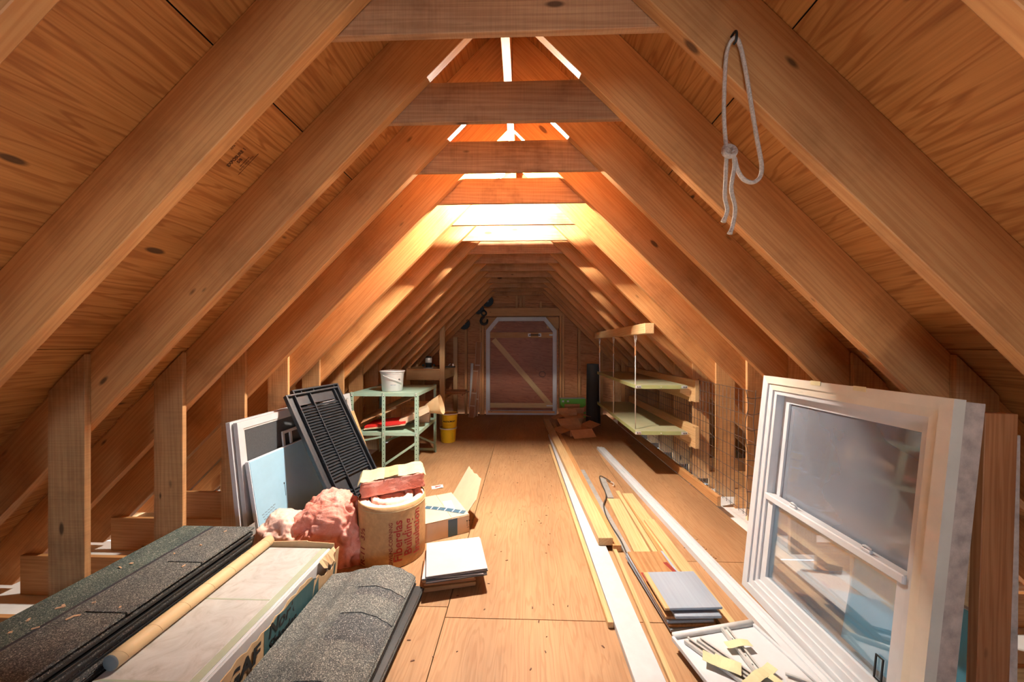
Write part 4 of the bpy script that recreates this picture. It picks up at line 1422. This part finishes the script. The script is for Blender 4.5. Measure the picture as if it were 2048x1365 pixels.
# iron hook by the header and dark discs tucked behind the rafters
t = thing('iron_hook', 'black iron hoist hook hanging left of the loft door header', 'hook', (-0.705, 6.30, 1.66))
link('eye', tube_me([(0.042 * math.cos(a * PI / 10), 0, 0.165 + 0.042 * math.sin(a * PI / 10)) for a in range(20)], 0.015, 8, True), 'iron', t)
hk = [(0.0, 0, 0.125), (0.0, 0, 0.10), (-0.035, 0, 0.072), (-0.052, 0, 0.03), (-0.038, 0, -0.012), (0.0, 0, -0.03), (0.045, 0, -0.012), (0.062, 0, 0.03), (0.058, 0, 0.06)]
hs_ = smooth_pts(hk, 4)
link('hook_bend', tube_me(hs_, 0.02, 8, False, [0.014 + 0.012 * math.sin(PI * i / (len(hs_) - 1)) for i in range(len(hs_))]), 'iron', t)
link('hanger', tube_me([(0, 0, 0.20), (0, 0.06, 0.235), (0, 0.10, 0.235)], 0.007, 6), 'iron', t)
for k, (x, z, r, lab) in enumerate(((-0.640, 2.045, 0.105, 'upper dark rubber disc tucked behind the far left rafters'),
                                    (-0.800, 1.905, 0.095, 'middle dark rubber disc tucked behind the far left rafters'),
                                    (-1.060, 1.640, 0.105, 'lower dark rubber disc tucked behind the far left rafters'))):
    t = thing('rubber_disc', lab, 'disc', (x, rafter_front(14) + TH + 0.022, z), (PI / 2, 0, 0), 'dark discs behind the far rafters')
    link('disc', lathe_me([(0.0, 0.006), (r - 0.004, 0.006), (r, 0.0), (r - 0.004, -0.006), (0.0, -0.006)], 28, False), 'iron', t)
    link('hub', lathe_me([(0.0, 0.012), (0.02, 0.012), (0.022, 0.006)], 16, False), 'dull', t)

# ------------------------------------------------------------------ right side: hanging shelves
HXL, HXR, HY0, HY1 = 1.035, 1.487, 3.30, 5.02
HZ = {0: 0.885, 1: 0.462}
beam = thing('hanger_beam', 'pale timber beam under the right rafters carrying the shelf rods', 'beam', (1.048, 2.99, 1.346))
boxX('beam_body', (0.078, 2.10, 0.088), (0.0, 1.05, 0.044), 'pine', beam, 'Y', 0.004)
for k, (yy, lab) in enumerate(((3.36, 'nearest'), (4.17, 'middle'), (4.92, 'farthest'))):
    rod = thing('shelf_rod', lab + ' thin metal rod holding up the hanging shelves on the right', 'rod', (HXL + 0.012, yy, HZ[1] + 0.012), (0, 0, 0), 'rods of the hanging shelves')
    L = 1.345 - HZ[1] - 0.085
    link('rod', tube_me([(0, 0, -0.03), (0, 0, L)], 0.0045, 8), 'steel', rod)
    ring_pts = [(0.0, 0.022 * math.sin(a), L + 0.022 - 0.022 * math.cos(a)) for a in lin(0.25, 2 * PI - 0.1, 16)]
    link('rod_eye', tube_me(ring_pts, 0.0035, 6), 'steel', rod)
    up_ = smooth_pts([(0.0, -0.026, L + 0.075), (0.0, -0.028, L + 0.045), (0.0, -0.014, L + 0.02), (0.0, 0.006, L + 0.018), (0.0, 0.024, L + 0.04), (0.0, 0.026, L + 0.072)], 4)
    link('ceiling_hook', tube_me(up_, 0.005, 8), 'steel', rod)
    link('turnbuckle', tube_me([(0, 0, L - 0.12), (0, 0, L - 0.11), (0, 0, L - 0.04), (0, 0, L - 0.03)], 0.007, 8, False, [0.004, 0.0075, 0.0075, 0.004]), 'carton', rod)
for k in range(2):
    z = HZ[k]
    t = thing('hanging_shelf', ('upper', 'lower')[k] + ' olive metal shelf hung on rods along the right wall', 'shelf', (HXL, HY0, z), (0, 0, 0), 'olive hanging shelves')
    wd, ln = HXR - HXL, HY1 - HY0
    h1 = 0.92
    for y0, y1 in ((0.0, h1), (h1 + 0.004, ln)):
        box('shelf_plate', (wd, y1 - y0, 0.003), (wd / 2, (y0 + y1) / 2, -0.0015), 'olivetop', t, bev=0.0005)
    for y in (0.0, ln):
        box('end_lip', (wd, 0.003, 0.034), (wd / 2, y, -0.019), 'olive', t, bev=0.0005)
    for x in (0.0, wd):
        box('side_lip', (0.003, ln, 0.034), (x, ln / 2, -0.019), 'olive', t, bev=0.0005)
    for x in (0.014, wd - 0.02):
        box('corner_plate', (0.055, 0.002, 0.026), (x + 0.004, -0.003, -0.018), 'steel', t, bev=0.0005)
        box('bolt', (0.009, 0.008, 0.009), (x, -0.005, -0.018), 'iron', t)
        box('bolt', (0.009, 0.008, 0.009), (x + 0.018, -0.005, -0.018), 'iron', t)
    box('bolt', (0.008, 0.008, 0.008), (wd * 0.5, -0.004, -0.02), 'steel', t)
for k, (z0, z1) in enumerate(((0.735, 0.935), (0.315, 0.515))):
    tag(boxX('shelf_cleat', (0.036, 2.0, z1 - z0), (XRT - 0.0255, 4.25, (z0 + z1) / 2), 'pine', None, 'Y', 0.002),
        ('upper', 'lower')[k] + ' wide pine ledger board fixed to the right posts behind the shelves', 'ledger board', 'shelf ledgers')
    t = thing('shelf_bracket', 'short pine support block under the ' + ('upper', 'lower')[k] + ' hanging shelf', 'block', (XRT - 0.038, HY0 + 0.06, HZ[k] - 0.037), (0, 0, 0), 'shelf support blocks')
    link('block', prism([(0.0, 0.0), (-0.10, 0.0), (-0.10, -0.035), (0.0, -0.085)], 0.036), 'pine', t)
    link('back_plate', prism([(0.0, 0.0), (-0.012, 0.0), (-0.012, -0.12), (0.0, -0.12)], 0.05), 'pine', t)

# wire mesh along the right posts
parts = []
cyl = {}
def wire_seg(p0, p1, r=0.0013):
    parts.append((tube_me([p0, p1], r, 4), Matrix.Identity(4)))
mx = XRT - 0.0028
y = 2.62
while y < 5.6:
    jx = random.uniform(-0.0008, 0.0008)
    parts.append((tube_me([(mx + jx, y, 0.03), (mx - jx, y + random.uniform(-0.006, 0.006), 0.5), (mx + jx, y, 0.93)], 0.0019, 4), Matrix.Identity(4)))
    y += 0.052
for z in lin(0.05, 0.93, 11):
    parts.append((tube_me([(mx - 0.002, 2.50, z), (mx - 0.002, 2.62, z), (mx - 0.002, 4.1, z + 0.004), (mx - 0.002, 5.6, z)], 0.0019, 4), Matrix.Identity(4)))
tag(link('wire_mesh', join_me(parts), 'wire'), 'rusty wire mesh fence stapled along the right wall posts', 'wire mesh')
# its curled loose end
parts = []
rw = random.Random(3)
for yy, xx in ((2.574, 1.580), (2.572, 1.63), (2.570, 1.70)):
    pts = smooth_pts([(xx + rw.uniform(-0.012, 0.012), yy - 0.012, z) for z in lin(0.04, 0.93, 9)], 4)
    parts.append((tube_me(pts, 0.0028, 5), Matrix.Identity(4)))
for z in lin(0.10, 0.88, 8):
    pts = smooth_pts([(1.575, 2.562, z), (1.61, 2.560, z - 0.006 + rw.uniform(-0.01, 0.01)), (1.65, 2.558, z - 0.004), (1.70, 2.556, z + rw.uniform(-0.02, 0.02))], 4)
    parts.append((tube_me(pts, 0.0026, 5), Matrix.Identity(4)))
tag(link('wire_mesh', join_me(parts), 'wire'), 'bent loose end of rusty wire mesh hanging on the stained right post', 'wire mesh')
tag(boxX('base_board', (0.030, 2.9, 0.078), (1.5135, 4.25, 0.0395), 'stud', None, 'Y', 0.002), 'low board on edge along the floor at the right wall', 'board')

# tar paper roll, green box, cartons
t = thing('tar_paper_roll', 'tall black roll of tar paper standing at the far right', 'paper roll', (1.075, 5.62, 0.001), (0.01, 0.012, 0))
link('roll_body', lathe_me([(0.0, 0.0), (0.088, 0.0), (0.092, 0.006), (0.092, 0.955), (0.088, 0.96), (0.05, 0.955), (0.05, 0.94), (0.0, 0.94)], 36), 'felt', t)
link('loose_flap', pydata('flap', [(0.0915 * math.cos(a), 0.0915 * math.sin(a), z) for a in (0.05,) for z in (0.0, 0.70, 0.955)] + [(0.125, -0.055, 0.0), (0.108, -0.03, 0.70), (0.097, -0.012, 0.90)],
                           [(0, 1, 4, 3), (1, 2, 5, 4)]), 'felt', t)
t = thing('green_box', 'bright green printed box standing behind the open cartons', 'box', (0.64, 6.17, 0.001), (0, 0, 0.04))
box('box_body', (0.44, 0.14, 0.325), (0.22, 0.07, 0.1625), 'limegreen', t, bev=0.003)
box('top_flap', (0.44, 0.14, 0.003), (0.22, 0.07, 0.327), 'palelabel', t)
for q in range(2):
    box('printed_icon', (0.035, 0.001, 0.03), (0.045 + 0.085 * q, -0.001, 0.283), 'palelabel', t, bev=0)
link('printed_disc', lathe_me([(0.0, 0.001), (0.045, 0.001), (0.045, 0.0)], 20, False), 'boxwhite', t, T(0.12, -0.001, 0.11) @ Matrix.Rotation(PI / 2, 4, 'X'))


def open_carton(lab, loc, rotz, sx, sy, sz, flaps, tilt=(0, 0)):
    """flaps: four opening angles (deg from vertical outward) for -y, +y, -x, +x"""
    t = thing('open_carton', lab, 'carton', loc, (tilt[0], tilt[1], rotz), 'open cartons on the right')
    box('carton_bottom', (sx, sy, 0.003), (0, 0, 0.0015), 'carton', t, bev=0)
    for s_, nm in ((-1, 0), (1, 1)):
        box('carton_side', (sx, 0.004, sz), (0, s_ * (sy / 2 - 0.002), sz / 2), 'carton', t, bev=0)
        a = math.radians(flaps[nm])
        fl = min(sy * 0.5, 0.16)
        link('flap', box_me(sx - 0.004, 0.003, fl, 0, (0.5, 0.5, 0.0)).copy(), 'carton', t, T(0, s_ * (sy / 2 - 0.002), sz) @ Matrix.Rotation(-s_ * a, 4, 'X'))
    for s_, nm in ((-1, 2), (1, 3)):
        box('carton_side', (0.004, sy - 0.008, sz), (s_ * (sx / 2 - 0.002), 0, sz / 2), 'carton', t, bev=0)
        a = math.radians(flaps[nm])
        fl = min(sx * 0.5, 0.15)
        link('flap', box_me(0.003, sy - 0.004, fl, 0, (0.5, 0.5, 0.0)).copy(), 'carton', t, T(s_ * (sx / 2 - 0.002), 0, sz) @ Matrix.Rotation(s_ * a, 4, 'Y'))
    return t


open_carton('largest open carton lying nearest, its front flap folded out', (0.745, 5.08, 0.001), 0.35, 0.34, 0.30, 0.085, (125, 60, 105, 70))
open_carton('middle open carton with spread flaps behind the largest one', (0.735, 5.58, 0.001), 0.20, 0.30, 0.22, 0.17, (100, 50, 110, 100))
open_carton('tilted carton with peaked flaps before the green box', (0.83, 5.93, 0.001), 0.12, 0.27, 0.24, 0.15, (35, -20, 40, 55))

# ------------------------------------------------------------------ lumber on the floor, right of the middle
def plank(name, lab, a, b_, wd, th, z, mat, cat='board', group='lumber lying on the floor', bev=0.0015):
    """a, b_: (x, y) of the centre line ends, bottom at z"""
    p0, p1 = Vector((a[0], a[1], z + th / 2)), Vector((b_[0], b_[1], z + th / 2))
    o = link(name, box_me((p1 - p0).length, wd, th, bev, (0, 0.5, 0.5)).copy(), mat, None, along(p0, p1))
    return tag(o, lab, cat, group)


plank('painted_board', 'long white painted board lying flat under the pine beam', (0.470, 0.75), (0.395, 4.9), 0.112, 0.028, 0.001, 'whitepaint')
plank('timber_beam', 'long pale pine beam lying on the white painted board', (0.500, 2.175), (0.362, 5.70), 0.088, 0.046, 0.030, 'pine', 'beam')
plank('timber_beam', 'second pine beam half hidden on the right of the long pale beam', (0.565, 2.16), (0.470, 5.62), 0.050, 0.040, 0.001, 'stud', 'beam')
plank('wood_strip', 'thin pine strip left of the white board, ending in a square cut', (0.384, 1.575), (0.322, 4.4), 0.026, 0.026, 0.001, 'pine', 'strip')
plank('wood_strip', 'thin pine strip right of the white board near the viewer', (0.545, 0.9), (0.552, 2.6), 0.022, 0.018, 0.001, 'pine', 'strip')
plank('metal_channel', 'long flat grey metal strip beside the pine beam', (0.628, 1.95), (0.585, 3.55), 0.040, 0.012, 0.001, 'dull', 'metal strip')
plank('pine_board', 'flat pale pine board between grey strip and pine moulding', (0.700, 1.75), (0.720, 2.87), 0.098, 0.019, 0.001, 'pine')
plank('pine_moulding', 'narrow pine moulding next to the wide pale board', (0.778, 1.75), (0.792, 3.02), 0.030, 0.022, 0.001, 'pine', 'moulding')
plank('pine_moulding', 'second narrow pine moulding, brighter, by the white trim', (0.812, 1.75), (0.828, 2.95), 0.022, 0.014, 0.001, 'stud', 'moulding')
plank('pine_board', 'wide orange pine board lying along the white trim', (0.888, 1.30), (0.862, 2.98), 0.085, 0.018, 0.001, 'pine')
plank('pine_board', 'short pine board lying on the wide orange board', (0.895, 1.35), (0.872, 2.50), 0.070, 0.018, 0.020, 'pine')
plank('grey_strip', 'short grey weathered strip with the black strap on it', (0.706, 2.90), (0.735, 3.33), 0.046, 0.016, 0.001, 'dull', 'strip')
# rubber strap
sp = smooth_pts([(0.785, 3.22, 0.020), (0.755, 3.30, 0.024), (0.715, 3.345, 0.026), (0.692, 3.22, 0.024), (0.690, 3.02, 0.012), (0.668, 2.90, 0.012), (0.618, 2.76, 0.016), (0.596, 2.58, 0.020), (0.600, 2.42, 0.018),
                 (0.612, 2.26, 0.018), (0.606, 2.10, 0.022)], 6)
t = thing('rubber_strap', 'dark rubber strap snaking over the grey strips and pine boards', 'strap', (0, 0, 0.0))
link('strap', tube_me(sp, 0.0048, 6), 'straprub', t)
link('strap_hook', tube_me(smooth_pts([(0.785, 3.22, 0.02), (0.80, 3.19, 0.022), (0.795, 3.15, 0.02), (0.78, 3.14, 0.018)], 4), 0.004, 6), 'steel', t)

# white grooved PVC trim
t = thing('pvc_trim', 'long white grooved plastic trim lying along the floor at the right', 'trim', mtx=along((1.090, 1.25, 0.001), (0.925, 4.30, 0.001)))
Lp = 3.055
prof = [(-0.045, 0.0), (-0.045, 0.022), (-0.030, 0.026), (-0.028, 0.019), (-0.020, 0.019), (-0.018, 0.030), (0.004, 0.030), (0.006, 0.024), (0.014, 0.024), (0.016, 0.032), (0.044, 0.032), (0.045, 0.0)]
vs = [(0, y, z) for y, z in prof] + [(Lp, y, z) for y, z in prof]
n = len(prof)
fs = [(i, (i + 1) % n, n + (i + 1) % n, n + i) for i in range(n)] + [tuple(range(n))[::-1], tuple(range(n, 2 * n))]
link('trim_profile', pydata('trim', vs, fs), 'white', t)
box('protective_line', (Lp, 0.002, 0.0008), (Lp / 2, -0.024, 0.0196), 'inkgrey', t, bev=0)
box('protective_line', (Lp, 0.002, 0.0008), (Lp / 2, 0.010, 0.0246), 'inkgrey', t, bev=0)

# brown plank pile with grey painted pieces
PR = 0.03
for k in range(4):
    labs = ('lowest dark-edged plank under the brown planks', 'second plank of the brown pile near the window', 'third plank of the brown pile near the window', 'topmost long brown plank with purple stains')
    o = plank('short_plank', labs[k], (0.722 + 0.008 - 0.004 * k, 1.545 + 0.006 * k), (0.690 + 0.005 * (k % 2), 2.075 - 0.008 * k), 0.205, 0.012, 0.0205 + 0.0125 * k, ('graywood', 'brownpl', 'graywood', 'brownpl')[k], 'plank', 'short planks by the window')
box('stain_patch', (0.09, 0.022, 0.0008), (0.34, -0.075, 0.0064), 'inkdred', o, (0, 0, 0.2), 0)
box('stain_patch', (0.10, 0.018, 0.0008), (0.25, 0.088, 0.0064), 'inkdred', o, (0, 0, 0.05), 0)
box('grey_edge', (0.26, 0.012, 0.0008), (0.36, -0.094, 0.0064), 'graywood', o, bev=0)
plank('short_plank', 'grey-blue painted plank end lying under the square grey piece', (0.752, 1.548), (0.745, 1.69), 0.20, 0.012, 0.072, 'graywood', 'plank', 'short planks by the window')
t = thing('painted_square', 'square grey-blue painted board on top of the brown planks', 'board', mtx=along((0.752, 1.580, 0.0855), (0.738, 1.795, 0.0935)))
box('board', (0.235, 0.235, 0.011), (0.11, 0.0, 0.012), 'graywood', t)
box('bare_edge', (0.235, 0.022, 0.0117), (0.11, 0.128, 0.012), 'pine', t)

# white panel with taped drawer slides
t = thing('white_panel', 'white enamelled panel lying near the bottom right with taped rails on it', 'panel', (0.615, 1.475, 0.042), (0, 0, 0.22))
box('sheet', (0.37, 0.48, 0.008), (0.185, -0.24, 0.004), 'white', t, bev=0.002)
link('rolled_edge', tube_me([(0.0, 0.0, 0.012), (0.375, 0.0, 0.012)], 0.013, 12), 'alu', t)
box('side_return', (0.012, 0.48, 0.018), (0.372, -0.24, 0.009), 'white', t)
box('side_return', (0.012, 0.48, 0.018), (-0.004, -0.24, 0.005), 'white', t)


def slide(lab, p0, p1, wd, z):
    q = thing('drawer_slide', lab, 'drawer slide', mtx=along((p0[0], p0[1], z), (p1[0], p1[1], z)), group='drawer slides on the white panel')
    L = (Vector(p1) - Vector(p0)).length
    box('web', (L, wd, 0.002), (L / 2, 0, 0.001), 'alu', q, bev=0.0004)
    for s_ in (-1, 1):
        box('channel_lip', (L, 0.003, 0.013), (L / 2, s_ * wd / 2, 0.0065), 'steel', q, bev=0.0006)
        box('channel_return', (L, 0.008, 0.002), (L / 2, s_ * (wd / 2 - 0.004), 0.0125), 'steel', q, bev=0.0004)
    for x in lin(0.05, L - 0.05, 4):
        link('screw_hole', BOXES['hole'], 'greend', q, T(x, 0, 0.0024))
    return q


slide('long drawer slide lying diagonally across the white panel', (0.655, 1.452), (0.86, 1.17), 0.030, 0.053)
slide('second drawer slide beside the diagonal one on the white panel', (0.705, 1.455), (0.905, 1.17), 0.026, 0.0535)
slide('short drawer slide pointing to the rolled edge of the white panel', (0.84, 1.515), (0.853, 1.30), 0.030, 0.0545)
slide('bent steel slide end by the window at the very bottom', (0.93, 1.285), (1.03, 1.235), 0.055, 0.055)
for k, (x, y, r, sx, sy) in enumerate(((0.750, 1.330, -0.55, 0.085, 0.06), (0.845, 1.425, 0.1, 0.10, 0.032), (0.84, 1.29, 0.5, 0.16, 0.035), (0.895, 1.235, -1.2, 0.12, 0.03), (0.70, 1.355, -0.5, 0.05, 0.05))):
    lab = ('broad masking tape strip round the long slides', 'masking tape strip round the short slide', 'long masking tape strip crossing the slides',
           'loose masking tape tail at the lower end of the slides', 'crumpled masking tape end left of the long slide')[k]
    me = sheet_me(lin(-sx / 2, sx / 2, 9), lin(-sy / 2, sy / 2, 4), lambda xx, yy: 0.004 + 0.005 * math.sin(xx * 55 + k) * math.cos(yy * 40), 0.0008)
    tag(link('masking_tape', me, 'tape', None, T(x, y, 0.0695) @ Matrix.Rotation(r, 4, 'Z')), lab, 'tape', 'masking tape on the drawer slides')
plank('white_trim_strip', 'thin white strip lying against the right edge of the white panel', (1.075, 1.10), (0.985, 1.56), 0.020, 0.016, 0.034, 'white', 'strip')
plank('white_trim_strip', 'short thin white strip between panel edge and window foot', (1.115, 1.12), (1.045, 1.50), 0.014, 0.014, 0.001, 'white', 'strip')

# ------------------------------------------------------------------ big window unit leaning on the right
WW, WH = 0.817, 1.094
ezw = Vector((0.112, 0, 1.088)).normalized()
exw = Vector((0, -1, 0))
eyw = ezw.cross(exw)
t = thing('window_unit', 'large white double-hung window unit leaning against the right posts', 'window', mtx=axes((1.140, 1.887, 0.002), exw, eyw, ezw))
for w_, y0, y1, off in ((0.036, -0.004, 0.030, 0.0), (0.030, 0.004, 0.034, 0.036)):
    for i_, (me, mt) in enumerate(ring_members(off, off, WW - off, WH - off, w_, y0, y1)):
        link('casing', me, ('white', 'cream', 'white', 'cream')[i_], t, mt)
for me, mt in ring_members(0.066, 0.066, WW - 0.066, WH - 0.066, 0.020, 0.012, 0.085):
    link('track', me, 'white', t, mt)
for me, mt in ring_members(0.006, 0.006, WW - 0.006, WH - 0.006, 0.022, 0.034, 0.092):
    link('jamb', me, 'peel', t, mt)
zm = 0.488
s1 = ring_members(0.086, 0.086, WW - 0.086, zm + 0.032, 0.036, 0.022, 0.046)
s2 = ring_members(0.086, zm - 0.030, WW - 0.086, WH - 0.086, 0.036, 0.050, 0.074)
for me, mt in s1:
    link('lower_sash_rail', me, 'white', t, mt)
for me, mt in s2:
    link('upper_sash_rail', me, 'white', t, mt)
box('meeting_rail', (WW - 0.172, 0.030, 0.030), (WW / 2, 0.016, zm + 0.018), 'white', t, bev=0.004)
for x in (0.26, 0.60):
    lk = box('sash_lock', (0.035, 0.014, 0.012), (x, 0.012, zm + 0.039), 'white', t, bev=0.003)
    link('lock_lever', tube_me([(-0.015, 0, 0.009), (0.0, -0.006, 0.016), (0.018, -0.004, 0.012)], 0.004, 6), 'white', lk)
box('lower_glass', (WW - 0.240, 0.004, zm - 0.118), (WW / 2, 0.036, (0.086 + zm + 0.032) / 2), 'glassb', t, bev=0)
box('upper_glass', (WW - 0.240, 0.004, WH - 0.086 - zm - 0.040), (WW / 2, 0.062, (zm - 0.030 + WH - 0.086) / 2), 'glass', t, bev=0)
for me, mt in ring_members(0.645, 0.125, 0.672, 0.205, 0.004, 0.030, 0.034):
    link('sticker_outline', me, 'ink', t, mt)
for x in (0.33, 0.53):
    box('tape_scrap', (0.05, 0.002, 0.018), (x, -0.006, WH - 0.006), 'tape', t, bev=0)
# boards standing behind the window
ob = Vector((1.335, 1.095, 0.002))
tag(link('leaning_board', box_me(1.045, 0.092, 0.026, 0.0015, (0, 0.5, 0.5)).copy(), 'redwood', None, axes(ob + Vector((0.028, 0, 0)), Vector((0.032, 0, 1)).normalized(), Vector((1, 0, -0.032)).normalized(), (0, -1, 0))),
    'red-brown plank standing upright behind the white window', 'plank')
tag(link('leaning_board', box_me(0.98, 0.040, 0.024, 0.0015, (0, 0.5, 0.5)).copy(), 'peel', None, axes((1.425, 1.10, 0.002), Vector((0.012, 0, 1)).normalized(), Vector((1, 0, -0.012)).normalized(), (0, -1, 0))),
    'rough weathered board behind the red-brown plank', 'plank')
t = thing('foam_board', 'bright blue foam board seen through the lower window glass', 'foam board', mtx=axes((1.352, 1.560, 0.002), (0, -1, 0), Vector((0.985, 0, -0.17)), Vector((0.17, 0, 0.985))))
box('board', (0.42, 0.025, 0.40), (0.21, 0.0125, 0.20), 'foamb', t, bev=0.002)
box('board_edge', (0.42, 0.022, 0.003), (0.21, 0.0125, 0.4015), 'foamwhite', t, bev=0)

# ------------------------------------------------------------------ rope on the right rafter
RF = rafter_front(1)
t = thing('rope_loop', 'knotted cotton rope loop hanging from a hook on the near right rafter', 'rope', (0.558, RF - 0.012, 2.055))
def rp(px, pz, dy=0.0):
    return (px, dy, pz)
loop = smooth_pts([(-0.020, 0, -0.285), (-0.026, 0, -0.20), (-0.023, 0, -0.08), (-0.016, 0, -0.02), (0.0, -0.004, 0.004), (0.016, 0, -0.015), (0.030, 0, -0.08), (0.043, -0.002, -0.17), (0.058, -0.004, -0.27),
                   (0.068, -0.006, -0.335), (0.062, -0.008, -0.368), (0.042, -0.010, -0.382), (0.018, -0.012, -0.374), (0.002, -0.014, -0.352), (-0.006, -0.014, -0.32)], 6)
link('loop', tube_me(loop, 0.0052, 10), 'rope', t)
knot = smooth_pts([(-0.014, -0.004, -0.300), (-0.030, -0.016, -0.296), (-0.034, -0.018, -0.310), (-0.020, -0.020, -0.318), (-0.006, -0.018, -0.306), (-0.008, -0.006, -0.286), (-0.022, 0.002, -0.280), (-0.030, -0.006, -0.300)], 6)
link('knot', tube_me(knot, 0.0060, 10), 'rope', t)
tail1 = smooth_pts([(-0.026, -0.012, -0.312), (-0.028, -0.012, -0.36), (-0.030, -0.012, -0.42), (-0.024, -0.012, -0.455), (-0.034, -0.012, -0.485)], 6)
tail2 = smooth_pts([(-0.012, -0.016, -0.300), (-0.008, -0.016, -0.34), (-0.016, -0.016, -0.40), (-0.006, -0.016, -0.45), (-0.012, -0.016, -0.495), (-0.020, -0.016, -0.518)], 6)
for tl in (tail1, tail2):
    r_ = [0.0050] * (len(tl) - 3) + [0.0056, 0.0062, 0.0068]
    link('tail', tube_me(tl, 0.005, 10, False, r_), 'rope', t)
link('hook', tube_me(smooth_pts([(0.0, 0.012, 0.020), (0.0, -0.004, 0.020), (0.0, -0.012, 0.010), (0.0, -0.010, -0.008), (0.0, -0.001, -0.010)], 5), 0.0032, 8), 'iron', t)

# crumbs and splinters scattered on the floor
rd = random.Random(21)
bm = bmesh.new()
for q in range(150):
    if q < 60:
        x, y = 1.10 + rd.gauss(0, 0.05), 1.85 + rd.uniform(-0.6, 0.5)
        if x > 1.125:
            x = 1.125 - rd.random() * 0.03
    else:
        x, y = rd.uniform(-0.5, 0.34), rd.uniform(1.2, 4.5)
    r = rd.uniform(0.0012, 0.0045)
    mt = T(x, y, 0.0012) @ Matrix.Rotation(rd.uniform(0, 3.1), 4, 'Z')
    vv = [bm.verts.new(mt @ Vector((a * r * rd.uniform(0.6, 2.4), b * r * 0.6, c * 0.0012))) for a in (-1, 1) for b in (-1, 1) for c in (-1, 1)]
    for f in ((0, 1, 3, 2), (4, 6, 7, 5), (0, 4, 5, 1), (2, 3, 7, 6), (0, 2, 6, 4), (1, 5, 7, 3)):
        bm.faces.new([vv[i] for i in f])
me = bpy.data.meshes.new('crumbs')
bm.to_mesh(me)
bm.free()
cr = link('floor_crumbs', me, 'inkbrown')
tag(cr, 'dark crumbs and splinters scattered over the plywood floor', 'debris')
cr['kind'] = 'stuff'
